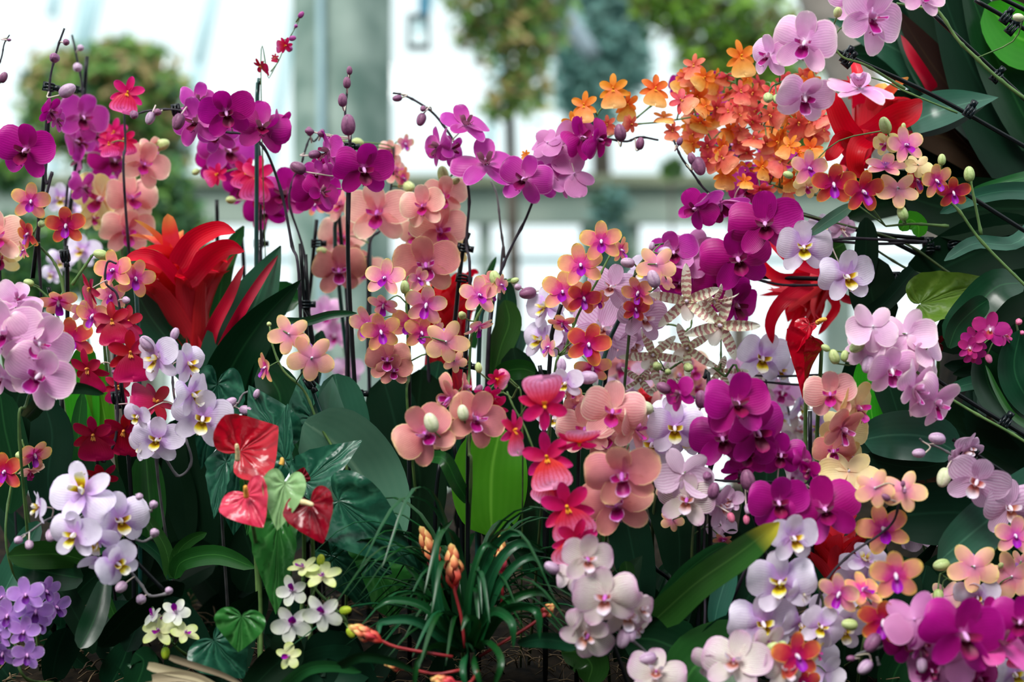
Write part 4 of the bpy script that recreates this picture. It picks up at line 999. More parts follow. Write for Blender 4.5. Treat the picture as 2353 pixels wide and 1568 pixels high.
plant('orchid_spike', 'white moth orchid cascade striped with pink veins at bottom centre', 'orchid', 1.88,
 '1270,1310 1310,1325 1360,1340 1390,1390 1400,1430 1450,1470 1487,1505 1500,1560', '''S 1348 1285 125 10 0 0
S 1392 1372 150 -5 0 0 -2
S 1438 1408 130 12 10 10 -1
S 1350 1460 125 -20 10 40
S 1310 1325 70 -30 150 0 1
S 1345 1430 90 40 10 0 1
S 1470 1400 80 50 0 0 1
S 1462 1440 80 30 50 0 1
S 1508 1548 135 -5 -40 0''', 'v 1268 1305 34 -60|v 1327 1348 40 -160|v 1433 1468 42 200|v 1451 1460 28 180|v 1488 1514 38 -100', '1390,1430 1450,1600', sm='y')
plant('orchid_spike', 'pink veined white moth orchid hanging at the bottom under the white lilac group', 'orchid', 1.86,
 '1770,1460 1740,1480 1760,1500 1800,1520 1830,1560', '''S 1690 1520 150 -10 -40 0
S 1640 1530 100 -30 40 0 1
S 1740 1500 90 40 -60 30 1
S 1800 1540 120 20 -30 0
S 1765 1475 90 60 20 0 1''', 'v 1772 1532 38 -20|v 1795 1502 24|g 1775 1488 28 60', sm='y')
plant('orchid_spike', 'white lilac moth orchids with yellow lips stacked in the lower right', 'orchid', 1.93,
 '1850,1240 1855,1290 1880,1350 1890,1400 1850,1450 1860,1540', '''W 1822 1235 125 18 5 0 -1
W 1795 1338 155 -8 5 0 -1
W 1752 1432 155 0 0 0 -1
W 1842 1362 80 40 10 0
W 1838 1432 100 10 10 10
W 1888 1440 105 10 -10 30
W 1935 1442 120 15 10 0 1
W 1905 1400 90 -20 0 0 2
W 1720 1450 90 -30 0 0 2
W 1875 1490 100 20 160 0 3
W 1895 1545 90 20 160 0 3
W 1860 1510 80 10 150 0 4
W 1815 1470 90 0 20 0 2''', 'g 1952 1436 34 -80 -3', sm='o')
plant('orchid_spike', 'white lilac blooms tucked behind the curved dark stem, lower right', 'orchid', 2.0,
 '1985,1290 2000,1310 1990,1400 1980,1500', '''W 1985 1288 105 10 -50 0
W 1978 1342 125 5 0 0
W 1960 1380 90 10 0 0 2
W 2010 1300 70 40 0 0 1''', 'v 2028 1296 34 90', sm='o')
plant('orchid_spike', 'orange yellow small orchids on a curved dark bare stem, lower right', 'orchid', 1.92,
 '2073,1108 2068,1140 2055,1195 2020,1230 1960,1270 1910,1320 1880,1380 1870,1500', '''O 2010 1122 100 -20 170 0 1
O 2078 1126 112 10 165 10 1
O 2030 1216 130 -5 5 -15 3
O 1998 1130 60 -60 0 0 2''', 'p 2035 1143 22 -60|p 2075 1112 14 0|p 2078 1130 12', '', sm='d', r0=1)
plant('orchid_spike', 'vivid orange orchid with purple lip and its fiery companions, lower right', 'orchid', 1.9,
 '2010,1290 2030,1350 2000,1420 1980,1500', '''O 2058 1322 132 0 5 -10 -2
o 1930 1364 110 -30 10 0
O 1982 1358 105 30 -30 10
Q 2030 1428 125 -15 5 0 -2
O 2005 1400 80 -20 160 0 2''', '', sm='g')
plant('orchid_spike', 'single red orange orchid bloom at the bottom under the white lilac group', 'orchid', 1.88, '1830,1570 1835,1600', 'Q 1830 1508 125 0 5 0 -2\nQ 1845 1570 90 10 10 0 1\nC 1875 1500 60 40 0 0 2', 'g 1793 1485 28 60', sm='g')
plant('orchid_spike', 'orange small orchids seen from behind on a green stem at the right edge', 'orchid', 1.98,
 '2160,1320 2195,1340 2240,1355 2290,1380 2330,1410 2400,1430|2240,1355 2200,1400', '''O 2238 1303 128 5 168 5 -1
O 2325 1325 125 -5 168 -10
o 2168 1370 90 -30 160 10
o 2332 1232 105 5 0 0 -1
O 2345 1290 60 30 160 0 2''', 'g 2163 1299 36 -100|g 2156 1372 32 180|g 2300 1300 16', ground=False, sm='g')
plant('orchid_spike', 'deep magenta moth orchids in the bottom right corner', 'orchid', 1.86,
 '1955,1515 1980,1500 2020,1490 2060,1470 2120,1465 2200,1450 2300,1440 2400,1430|2060,1470 2030,1455|2015,1510 2020,1530', '''M 2212 1458 190 5 5 -5 -2
m 2100 1425 140 10 160 10 -1
M 2080 1470 110 -20 0 -20 1
m 2115 1480 90 50 20 0 1
m 2165 1525 140 -10 165 0
M 2345 1430 140 -10 0 0
H 2295 1480 160 10 -55 0 -1
M 2270 1420 100 20 -20 0 1
M 2250 1560 100 10 0 0 3
U 2340 1500 70 0 0 0 4
M 2140 1540 70 0 0 0 2''', 'p 2005 1478 44 -140|v 1988 1534 36 -130|p 1955 1514 18 -90|v 2118 1530 32 180', '', ground=False, sm='y')
plant('orchid_spike', 'white lilac blooms peeping round the bottom right magenta orchids', 'orchid', 1.98, '2270,1380 2290,1450 2300,1600', 'W 2247 1372 100 -25 20 -20\nW 2262 1400 60 30 30 0\nW 2330 1548 110 10 0 0 -6\nW 2290 1530 50 0 0 0 -2', sm='g')
plant('orchid_spike', 'dusky lilac moth orchids with pale buds on a stem from the right edge', 'orchid', 2.0,
 '2113,1008 2125,1018 2160,1030 2200,1055 2250,1100 2300,1120 2400,1160|2200,1055 2185,1075', '''L 2245 1105 140 -5 10 15 -1
L 2318 1165 140 10 20 10 -1
L 2215 1040 100 20 30 60 2
L 2200 1070 80 -60 0 0 3
L 2345 1180 80 40 0 0 1
L 2230 1030 60 20 20 0 4''', 'c 2169 1098 42 200|v 2153 1008 36 -80|v 2111 1042 28 -90', '2190,1010 2420,1160', '2230 1055 -55|2208 1040 -50', ground=False, sm='y', leaves='')
plant('orchid_spike', 'shaded dusky lilac blooms behind the lower right orange ones', 'orchid', 2.25, '2110,1200 2130,1300 2120,1400', 'L 2105 1205 130 0 160 0\nL 2165 1188 130 10 10 -20\nL 2100 1230 80 -20 20 0 2\nL 2175 1215 80 20 0 0 2', sm='g')
plant('orchid_spike', 'shaded red orange orchids at the left frame edge above the leaves', 'orchid', 2.1, '50,1010 60,1060 25,1120 25,1300', '''Q 12 1085 100 0 0 0
O 78 1045 90 60 20 0
E 70 1085 60 30 60 0''', 'g 52 1048 30 -80', sm='g')
plant('orchid_spike', 'cloud of faint white pink blooms behind the right centre magenta cluster', 'orchid', 2.4,
 '1800,900 1820,980 1830,1100', '\n'.join('%s %d %d %d %d %d %d %d' % (rr.choice('WPLS'), x, y, rr.randint(80, 105), rr.randint(-40, 40), rr.randint(-30, 30), rr.randint(-40, 40), rr.randint(-4, 4)) for x, y in ((1740, 890), (1800, 900), (1840, 930), (1780, 960), (1830, 990), (1790, 1020), (1850, 1050), (1770, 1090), (1830, 1100), (1700, 860), (1880, 980), (1760, 930), (1500, 1090), (1520, 1060))), 'p 1860 905 34|k 1825 955 20|k 1845 960 18|v 1880 940 22')
plant('orchid_spike', 'faint rose blooms blurred behind the barred spider orchid', 'orchid', 2.5,
 '1460,830 1480,900 1470,1000', '\n'.join('%s %d %d %d %d %d %d %d' % (rr.choice('EeLSe'), x, y, rr.randint(75, 105), rr.randint(-40, 40), rr.randint(-30, 30), rr.randint(-40, 40), rr.randint(-4, 4)) for x, y in ((1430, 840), (1470, 870), (1520, 890), (1560, 860), (1430, 900), (1410, 870), (1600, 890), (1470, 920), (1590, 850))), 'p 1428 845 34|v 1440 880 24')
plant('orchid_spike', 'faint pale pink blooms blurred between the black stakes at left centre', 'orchid', 2.75, '760,700 790,800 800,900', 'P 745 720 90 20 0 0\nP 770 770 80 0 0 0\nL 800 850 70 0 0 0\nP 790 900 60 0 0 0\nL 835 960 60 0 0 0', sm='g')
# ------------------------------------------------------------------ red bromeliads
br = petal_mat('bract_scarlet', [(0, (215, 8, 50)), (.5, (226, 4, 38)), (1, (220, 10, 46))], tr=.3, rough=.38, back=.05, vein=(185, 0, 22), vs=.2, vn=8, hv=.04)
br_d = petal_mat('bract_crimson', [(0, (195, 8, 50)), (.6, (190, 8, 48)), (1, (150, 50, 60))], tr=.25, rough=.38, back=.06, vein=(170, 0, 30), vs=.2, vn=8, hv=.04)
br_y = petal_mat('bract_yellow_tip', [(0, (230, 10, 30)), (.6, (240, 40, 40)), (1, (250, 190, 90))], tr=.3, back=.05)
def bromeliad(name, label, base, top, d, n, rmin, rmax, lmin, lmax, seed, extra=(), dd=0.0, open_=75, w=(38, 62)):
    """funnel of scarlet bracts on a stalk: bracts open wider the higher they sit"""
    r = random.Random(seed); A = P(base[0], base[1], d+dd); B = P(top[0], top[1], d); ax = (B-A).normalized(); L = (B-A).length; px = d/F
    root = thing(name, label, 'bromeliad', A); X = ax.orthogonal().normalized(); Y = ax.cross(X)
    q = MB(); tube(q, [A, A.lerp(B, .5), B-ax*.01], 14*px, 8*px, n=6, sides=8); obj('flower_stem', q.mesh('flower_stem', br_d, A), root)
    for i in range(n):
        f = i/(n-1); az = i*2.399+r.uniform(-.3, .3); al = math.radians((18+f*(open_-18) if f < .8 else open_*(1-(f-.8)*3.6))+r.uniform(-8, 8))
        S = A+ax*(L*(rmin+(rmax-rmin)*f)); rad = X*math.cos(az)+Y*math.sin(az); ln = (lmax+(lmin-lmax)*f)*px*r.uniform(.85, 1.15)
        d1 = ax*math.cos(al)+rad*math.sin(al); d2 = ax*math.cos(al*1.4)+rad*math.sin(al*1.4)
        sp = [S+rad*3*px, S+ax*ln*.3+rad*ln*.09, S+ax*ln*.45+rad*ln*.16, S+ax*ln*.45+rad*ln*.16+d1*ln*.3, S+ax*ln*.45+rad*ln*.16+d1*ln*.3+d2*ln*.3]
        leaf(root, 'bract', sp, r.uniform(*w)*px*(1.1-.3*f), br if f < .93 else br_y, Nv=ax*1.0-rad*.4, a=.35, b=.62, bw=.7, fold=.22, wave=.03, seed=i, nv=12)
    for (mt, wd, tw, s) in extra:
        leaf(root, 'bract' if mt in (br, br_d) else 'leaf', pts(s, d), wd*px, mt, tw, .3, .75, .7, .2, .01)
    return root
bromeliad('red_bromeliad', 'scarlet bromeliad funnel with yellow heart between the left orchids and tall leaves', (470, 900), (400, 590), 2.34, 44, .02, .9, 130, 270, 4, w=(66, 90),
 extra=((br, 62, 0, '410,610,-8 445,555,-12 500,527,-14 541,534,-16'), (br, 66, 10, '430,640,-6 480,590,-10 525,568,-12 562,578,-14'), (br_d, 44, -10, '475,850 490,760,-6 530,680,-8 560,610,-8'),
        (br_d, 36, 25, '480,900 510,800,-6 550,720,-10 600,640,-8 640,585,-6'), (br, 50, 20, '400,640,-8 360,600,-14 320,590,-16 284,600,-18')), open_=100)
bromeliad('red_bromeliad', 'scarlet bromeliad rosette in the upper right before the dark leaves', (1955, 400), (2010, 250), 2.3, 30, .0, .8, 120, 190, 9, w=(60, 84),
 extra=((br, 70, 0, '1960,330,-10 1935,290,-14 1915,240,-16 1905,205,-16'), (br, 90, 20, '2000,300,-10 2050,270,-14 2090,255,-14 2120,235,-12'), (br, 40, 0, '1970,240,-6 1970,200,-10 1968,160,-10 1950,120,-8'),
        (br_d, 44, 10, '2140,210,4 2125,180,2 2095,130,0 2070,80,0'), (br_d, 34, 0, '1940,380 1970,340,-4 2050,310,-6 2140,310,-6'), (br, 60, -20, '1955,340,-10 1930,320,-14 1910,350,-16 1900,370,-16'), (br, 60, 10, '1990,320,-12 1970,340,-14 1965,380,-14 1985,410,-12')), open_=85)
bromeliad('red_bromeliad', 'ragged scarlet bromeliad hanging against the white window, right of centre', (1960, 590), (1850, 680), 2.32, 20, .0, .8, 100, 190, 21,
 extra=((br, 44, 0, '1900,620,-6 1830,600,-8 1790,570,-8 1765,545,-6'), (br, 34, 0, '1860,640,-6 1790,640,-8 1745,600,-8 1750,560,-6'), (br, 44, 0, '1860,650,-6 1800,690,-8 1770,740,-8 1775,790,-6'), (br, 34, 0, '1870,660 1840,720 1815,770 1812,820'),
        (br, 34, 0, '1880,660 1880,710 1850,760 1830,790'), (br, 30, 0, '1880,650 1920,700 1900,740 1880,770'), (br_d, 26, 0, '1890,640 1950,690 2000,665 2050,650'), (br, 120, 0, '1940,600,4 1890,620,4 1840,660,4 1810,740,4')), open_=70, w=(34, 50))
bromeliad('red_bromeliad', 'dark red bromeliad shaded beneath the pair of magenta blooms, lower right', (1930, 1460), (1915, 1270), 2.12, 30, .0, .9, 120, 200, 14, w=(56, 76),
 extra=((br_d, 60, 0, '1900,1400 1930,1330 1965,1260 2005,1200'), (br_d, 60, 0, '1890,1400 1870,1330 1860,1260 1880,1200'), (br_d, 90, 10, '1900,1440 1900,1360 1890,1300 1880,1240')), open_=60)
bromeliad('red_bromeliad', 'scarlet bromeliad mostly hidden behind the small orchids at the centre', (1030, 960), (1015, 690), 2.42, 26, .1, .9, 100, 190, 17, w=(56, 80),
 extra=((br, 90, 0, '1020,760 990,710 960,670 940,645'), (br, 100, 10, '1030,760 1040,700 1060,650 1075,630'), (br_d, 70, 0, '1010,960 1000,880 1000,800 1010,700'), (br_d, 60, 30, '1060,940 1060,860 1050,780 1040,700'), (br, 30, 30, '1040,690 1060,650 1085,625 1100,628')), open_=60)
bromeliad('red_bromeliad', 'small patch of scarlet bromeliad behind the green buds, right of centre', (1490, 980), (1480, 920), 2.35, 10, .0, .9, 50, 70, 23, open_=70, w=(30, 44))
# ------------------------------------------------------------------ anthuriums
def anth_mat(name, c0, c1, vein, tr=.15, rough=.16, back=.3):
    m, nt = M_base(name); uv = N(nt, 'UVMap'); sp = N(nt, 'SeparateXYZ'); nt.links.new(uv.outputs[0], sp.inputs[0])
    tcn = N(nt, 'TexCoord'); nz = N(nt, 'TexNoise'); nz.inputs['Scale'].default_value = 30; nz.inputs['Detail'].default_value = 3; nt.links.new(tcn.outputs['Object'], nz.inputs[0])
    s = mth(nt, 'SINE', mth(nt, 'ADD', mth(nt, 'MULTIPLY', sp.outputs[0], 75), mth(nt, 'MULTIPLY', nz.outputs[0], 10)))
    k = mth(nt, 'POWER', mth(nt, 'MULTIPLY_ADD', s, .5, .5), 6)
    col = mixc(nt, nz.outputs[0], lin(c0), lin(c1)); col = mixc(nt, mth(nt, 'MULTIPLY', k, .55), col, lin(vein))
    finish(nt, col, rough, tr, .32, mth(nt, 'ADD', mth(nt, 'MULTIPLY', s, .5), mth(nt, 'MULTIPLY', nz.outputs[0], 2.5)), .7, .1); return m
an_red = anth_mat('spathe_red', (160, 2, 24), (186, 8, 38), (110, 0, 16), tr=.08, rough=.22)
an_dark = anth_mat('spathe_dark_red', (118, 0, 22), (146, 4, 34), (80, 0, 12), tr=.08, rough=.22)
an_pink = anth_mat('spathe_pink_red', (205, 30, 66), (222, 70, 100), (165, 0, 34), tr=.08, rough=.24)
an_green = anth_mat('spathe_green', (130, 178, 110), (165, 200, 145), (92, 140, 72), .25, .25)
an_leaf = anth_mat('heart_leaf_deep', (16, 62, 48), (30, 86, 64), (60, 120, 92), .1, .3)
an_leaf2 = anth_mat('heart_leaf_green', (38, 100, 44), (52, 124, 50), (86, 150, 80), .25, .3)
an_leaf3 = anth_mat('heart_leaf_olive', (84, 118, 30), (98, 134, 40), (120, 150, 60), .35, .4)
an_leafb = anth_mat('heart_leaf_bright', (50, 140, 20), (64, 160, 28), (96, 180, 60), .5, .35)
spad_y = simple_mat('spadix_yellow', (246, 170, 60), .5, .1, c2=(240, 190, 90), scale=150, bstr=.5)
spad_w = simple_mat('spadix_cream', (236, 220, 180), .5, .1, c2=(225, 200, 140), scale=150, bstr=.5)
HO = [(0, .0), (.06, -.12), (.20, -.21), (.36, -.15), (.46, .03), (.45, .25), (.35, .48), (.20, .72), (.08, .90), (0, 1.0)]
def heart(root, name, att, tip, width, d, mat, yaw=0, pitch=0, cup=.08, curl=-.12, lobes=1.0, fold=.12, dt=0, seed=0):
    """heart-shaped blade from its attachment point to its tip"""
    A = P(att[0], att[1], d); T = P(tip[0], tip[1], d+dt/100); v = T-A; L = v.length; W = width*d/F
    Y = v.normalized(); Z = Vector((0, -1, 0)); Z = (Z-Y*Z.dot(Y)).normalized(); X = Y.cross(Z)
    R = Matrix.Rotation(math.radians(yaw), 3, Y); X = R @ X; Z = R @ Z
    half = catmull([Vector((x, y*(lobes if y < 0 else 1), 0)) for x, y in HO], 20)
    ring = [Vector((-p.x, p.y, 0)) for p in half[::-1]][:-1] + half
    nr = 8; V = []; n = len(ring)
    for j in range(nr+1):
        s = .02+.98*j/nr
        for p in ring:
            x = p.x*s; y = p.y*s+.015
            z = fold*abs(x)**1.2 + cup*(x*x*4) + curl*y*abs(y) + .015*math.sin(seed+x*16+y*9)*s + .018*math.sin(y*20-abs(x)*16)*abs(x)*4
            V.append(A + X*(x*W/.92) + Y*(y*L) + Z*(z*L))
    Fc = []; UV = []
    for j in range(nr):
        for i in range(n-1):
            a = j*n+i; Fc.append((a, a+1, a+n+1, a+n)); UV.append([(i/n, j/nr), ((i+1)/n, j/nr), ((i+1)/n, (j+1)/nr), (i/n, (j+1)/nr)])
    q = MB(); q.add(V, Fc, UV); return obj(name, q.mesh(name, mat, root.location), root)
def spadix(root, s, d, r, mat):
    q = MB(); p = pts(s, d); tube(q, p, r*d/F, r*.75*d/F, sides=10, n=8); ellipsoid(q, p[-1], p[-1]-p[-2], r*.75*d/F, r*1.5*d/F)
    obj('spadix', q.mesh('spadix', mat, root.location), root)
def anth(label, att, tip, w, d, mat, sp, sm_, foot, **k):
    base = P(foot[0], foot[1], d+.1); g = Vector((base.x, base.y, mound_z(base.x, base.y)))
    root = thing('anthurium_flower', label, 'anthurium', g)
    q = MB(); a = P(att[0], att[1], d)+Vector((0, .006, 0)); tube(q, [g, g.lerp(a, .6)+Vector((0, .05, 0)), a], .003, .0024, n=10); obj('stalk', q.mesh('stalk', stem_green, g), root)
    heart(root, 'spathe', att, tip, w, d, mat, **k); spadix(root, sp[0], d, sp[1], sm_); return root
anth('broad glossy red heart-shaped anthurium, topmost of the anthuriums', (550, 1040), (640, 978), 168, 1.98, an_red, ('546,1058,-2 546,1040,-2.5 544,1024,-3', 6), spad_w, (600, 1300), yaw=-5, lobes=1.8, cup=.2, fold=.25, dt=2)
anth('glossy pink red anthurium with an orange finger, left of the pale green one', (567, 1138), (599, 1210), 128, 1.935, an_pink, ('566,1142,-1 565,1130,-1.5 564,1120,-2', 6.5), spad_y, (600, 1350), yaw=10, lobes=1.5, cup=.3, dt=-2)
anth('dark red anthurium with a cream finger, right of the pale green one', (712, 1156), (738, 1246), 122, 1.93, an_dark, ('694,1154,-1 705,1156,-1.5 716,1160,-2', 7), spad_w, (700, 1350), yaw=8, lobes=1.4, cup=.2, dt=-2)
anth('pale green young anthurium heart between the two red ones', (655, 1110), (637, 1215), 98, 1.94, an_green, ('646,1068,2 648,1062,2 648,1056,2', 6), spad_y, (650, 1350), yaw=-5, lobes=1.3, cup=.3, dt=-2)
anth('small dark red anthurium tucked behind the pale green one', (690, 1100), (700, 1075), 50, 2.0, an_dark, ('680,1105,3 682,1100,3', 3), spad_w, (680, 1300), yaw=40)
anth('curved scarlet anthurium drooping from the ragged red bromeliad', (1890, 800), (1818, 895), 70, 2.12, an_red, ('1885,735,-1 1880,738,-2', 4), spad_y, (1900, 1000), yaw=55, lobes=.4, fold=.5, cup=.6, curl=-.4)
anth('scarlet anthurium with an orange finger under the white lilac pair', (1860, 745), (1815, 815), 60, 2.12, an_red, ('1878,742,-1 1890,735,-2 1896,734,-2', 6), spad_y, (1880, 1000), yaw=50, lobes=.6)
anth('dark red anthurium half hidden behind the soft pink spray, right', (2160, 790), (2120, 800), 70, 2.2, an_dark, ('2150,780,3 2152,776,3', 3), spad_w, (2200, 1000), yaw=-50)
t = thing('anthurium_plant', 'clump of large dark green heart-shaped leaves around the anthuriums', 'anthurium', Vector((P(700, 1300, 2.2).x, 2.2, mound_z(-.25, 2.2))))
for (att, tip, w_, d_, mt, kw) in (((775, 1150), (957, 1303), 165, 2.03, an_leaf, dict(yaw=-5, curl=-.05)), ((640, 1195), (630, 1412), 115, 2.0, an_leaf2, dict(yaw=15, lobes=.6, curl=-.05)),
    ((760, 1275), (848, 1400), 100, 2.08, an_leaf, dict(yaw=20)), ((700, 1110), (824, 1008), 110, 2.06, an_leaf, dict(yaw=-25, lobes=.6)), ((860, 1275), (900, 1430), 200, 2.14, an_leaf2, dict(yaw=20)),
    ((640, 1010), (575, 885), 120, 2.1, an_leaf, dict(yaw=20)), ((655, 1060), (650, 930), 90, 2.08, an_leaf, dict(yaw=-40)), ((740, 1010), (770, 870), 110, 2.14, LM['s'], dict(yaw=30)), ((720, 960), (700, 860), 130, 2.18, an_leaf, dict(yaw=30)),
    ((555, 1415), (545, 1500), 118, 1.95, an_leaf2, dict(lobes=1.0, yaw=5)), ((490, 1470), (560, 1560), 150, 1.98, an_leaf, dict(yaw=-10)), ((520, 1060), (480, 1190), 90, 2.06, an_leaf, dict(yaw=40)), ((555, 1060), (530, 1230), 130, 2.16, an_leaf, dict(yaw=10)), ((610, 1040), (560, 1180), 130, 2.2, an_leaf, dict(yaw=-10)), ((500, 880), (470, 1080), 120, 2.2, an_leaf, dict(yaw=-30)),
    ((850, 1290), (900, 1320), 70, 2.1, an_leaf, dict()), ((950, 1330), (860, 1240), 90, 2.2, an_leaf, dict()), ((600, 1100), (560, 1230), 80, 2.12, an_leaf2, dict(yaw=20))):
    heart(t, 'leaf', att, tip, w_, d_, mt, **kw)
fr = random.Random(55)
def foliage(name, label, cat, x, y, d, rows, hearts=(), fill=None):
    g0 = P(x, y, d); root = thing(name, label, cat, g0); add_leaves(root, rows, d)
    if fill:   # (n, x0, x1, y0, y1, lean): more shaded leaves rising from the soil between y1 and y0
        n, x0, x1, y0, y1, lean = fill[:6]; ext = []
        for i in range(n):
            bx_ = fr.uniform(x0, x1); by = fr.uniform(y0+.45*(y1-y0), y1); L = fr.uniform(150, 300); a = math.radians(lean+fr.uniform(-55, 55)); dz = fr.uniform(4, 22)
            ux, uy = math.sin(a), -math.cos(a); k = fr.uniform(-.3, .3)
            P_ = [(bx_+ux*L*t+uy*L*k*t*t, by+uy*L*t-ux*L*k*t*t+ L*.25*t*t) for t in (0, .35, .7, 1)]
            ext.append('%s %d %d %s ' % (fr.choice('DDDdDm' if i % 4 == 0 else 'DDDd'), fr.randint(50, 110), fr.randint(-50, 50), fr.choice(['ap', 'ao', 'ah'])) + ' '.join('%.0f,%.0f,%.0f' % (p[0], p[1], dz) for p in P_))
        add_leaves(root, '\n'.join(ext), d)
    for (att, tip, w_, dz, mt, kw) in hearts: heart(root, 'leaf', att, tip, w_, d+dz, mt, **kw)
    return root
foliage('strap_leaf_plant', 'tall broad blue-green and dark strap leaves right of the left red bromeliad', 'leafy plant', 560, 960, 2.28, '''s 170 -10 ap 510,960,2 545,820,1 590,690,0 645,565,0
d 120 20 ap 500,950 530,850,-2 600,740,-4 692,642,-6
m 90 -10 ao 520,900,2 570,760,3 640,690,3 690,690,3
d 90 60 ao 560,960 590,860 620,800 640,740
m 60 10 as 480,900,8 500,720,8 520,600,8 560,520,8
d 95 0 ao 470,900,5 400,800,5 340,720,5 300,640,5
s 70 30 as 640,980,8 700,900,8 720,820,8 740,760,8
d 26 0 as 640,740,-10 700,740,-12 760,724,-12 820,720,-12''')
foliage('strap_leaf_plant', 'large pale blue-green rounded leaf behind the anthuriums', 'leafy plant', 850, 1200, 2.14, '''p 210 0 ao 890,1260 850,1130 780,1030,-2 700,970,-4
s 120 20 ao 820,1100,6 800,1000,6 780,920,6 770,860,6
d 110 10 ao 700,1060,6 650,960,6 640,900,6 600,840,6''')
foliage('strap_leaf_plant', 'upright dark leaves standing between the centre stems and stakes', 'leafy plant', 920, 1120, 2.3, '''D 130 0 ao 930,1160 920,1040 900,940 880,870
D 150 20 ao 980,1160,3 960,1050,3 960,950,3 970,850,3
d 110 -20 ao 1040,1120,5 1020,1000,5 1000,900,5 1010,830,5
d 70 0 as 1150,900,4 1160,780,4 1165,700,4 1160,640,4
s 60 30 as 1200,760,6 1180,820,6 1130,900,6 1060,1000,6
m 50 10 ao 1140,880,-2 1160,855,-4 1200,848,-6 1230,858,-6
m 26 20 as 1085,800,8 1100,720,8 1120,640,8 1140,590,8
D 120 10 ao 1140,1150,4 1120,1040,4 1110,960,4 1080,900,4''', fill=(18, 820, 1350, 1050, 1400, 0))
foliage('bright_leaf_plant', 'bright green sunlit round leaf beneath the hot pink orchids', 'leafy plant', 1140, 1200, 2.14, '''m 36 0 ao 980,1052,-8 1020,1055,-12 1050,1110,-12 1080,1160,-10
d 60 20 as 1085,1140,4 1110,1190,3 1140,1240,3 1150,1290,3
m 110 10 ao 1300,1330,2 1330,1260,2 1360,1180,2 1370,1110,2
d 180 0 ao 1260,1340,4 1240,1220,4 1230,1130,4 1240,1040,4
b 190 -10 ao 1130,1230,2 1128,1150,2 1132,1070,2 1150,985,2
D 120 0 ao 1190,1100,14 1190,1000,14 1195,900,14 1180,800,14
D 130 10 ao 1260,1150,14 1250,1050,14 1240,950,14 1250,850,14
m 70 0 ao 1130,880,16 1150,800,16 1170,740,16 1160,690,16
D 140 0 ao 960,1240,10 960,1180,10 965,1100,10 950,1020,10
D 110 0 ao 1330,1160,14 1330,1060,14 1340,960,14 1330,870,14''')
foliage('strap_leaf_plant', 'long green strap leaf with a yellow tip slanting up at lower right centre', 'leafy plant', 1520, 1430, 1.97, '''t 100 10 as 1510,1420 1600,1340,-4 1700,1270,-7 1790,1200,-9
m 60 30 ao 1500,1400,3 1560,1330,3 1620,1280,2 1670,1250,2
D 120 0 ao 1620,1520,6 1680,1430,6 1740,1340,6 1790,1240,6
d 100 10 ao 1560,1568 1620,1510,2 1660,1460,1 1720,1430,1
s 60 10 ao 1640,1440,3 1650,1390,3 1665,1340,3 1680,1300,3
d 150 0 ao 1430,1470,7 1500,1470,6 1580,1500,5 1640,1500,4
m 160 -20 ao 1560,1600 1600,1530 1680,1500 1740,1500
D 130 0 ao 1560,1330,12 1560,1230,12 1540,1140,12 1520,1060,12
D 110 0 ao 1480,1400,12 1460,1300,12 1440,1200,12 1420,1140,12
D 110 0 ao 1720,1300,12 1740,1220,12 1760,1120,12 1760,1040,12
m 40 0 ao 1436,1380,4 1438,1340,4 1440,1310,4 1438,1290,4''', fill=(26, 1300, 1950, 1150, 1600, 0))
foliage('strap_leaf_plant', 'broad green blades under the lilac spray at lower left', 'leafy plant', 150, 1330, 2.08, '''m 70 0 ao 200,1290,3 140,1275,-1 80,1275,-4 18,1278,-6
d 90 15 ao 190,1330,2 130,1320 80,1310,-3 30,1300,-4
d 60 0 ao 245,1325,-2 225,1400,-4 205,1450,-5 182,1490,-6
s 80 20 ao 90,1200,8 60,1260,8 30,1320,8 0,1380,8
m 40 30 as 240,1360,2 270,1430,2 280,1450,2 235,1470,2
D 90 20 ao 150,1400,8 200,1340,8 260,1300,8 320,1290,8
m 90 0 ao 340,1240,8 345,1180,8 340,1110,8 335,1040,8
d 110 0 ao 260,1240,10 250,1160,10 230,1100,10 210,1040,10
m 50 0 ao 400,1330,6 420,1290,5 500,1275,3 585,1305,1
m 40 10 as 400,1330,6 410,1270,6 440,1240,5 475,1225,4
m 40 10 as 395,1330,6 380,1260,6 350,1210,6 330,1180,6
d 36 10 as 400,1330,6 370,1280,6 320,1240,5 290,1230,4
m 60 20 as 230,1250,12 190,1120,12 180,1000,12 190,900,12
b 90 0 ao 200,1050,14 195,960,14 190,880,14 200,790,14
b 70 0 ao 250,1010,14 235,930,14 225,870,14 220,830,14
d 44 30 as 60,960,0 120,900,-4 180,890,-6 240,905,-7
d 110 0 ao 20,1180,8 30,1080,8 10,980,8 0,900,8
D 110 10 ao 120,1200,8 110,1100,8 120,1000,8 100,920,8
D 110 10 ao 60,1100,10 30,1000,10 40,920,10 60,880,10''', fill=(16, -40, 330, 1180, 1600, 10))
foliage('strap_leaf_plant', 'deep shaded leaves below the white lilac orchid and the dark red sprays', 'leafy plant', 440, 1200, 2.3, '''D 130 0 ao 420,1260 400,1160 380,1080 390,980
d 90 30 ao 380,1230 360,1130 380,1040 420,960
D 140 0 ao 470,1280 450,1170 440,1080 420,980
D 100 0 ao 300,1200 310,1100 330,1000 320,920
d 90 40 ao 520,1300 540,1240 560,1170 590,1120
D 120 0 ao 560,1360 580,1290 560,1220 540,1150
D 120 0 ao 340,1380 380,1320 440,1290 500,1280
d 70 0 as 150,1200 160,1100 150,1000 140,900''', fill=(26, 60, 620, 1100, 1500, 0))
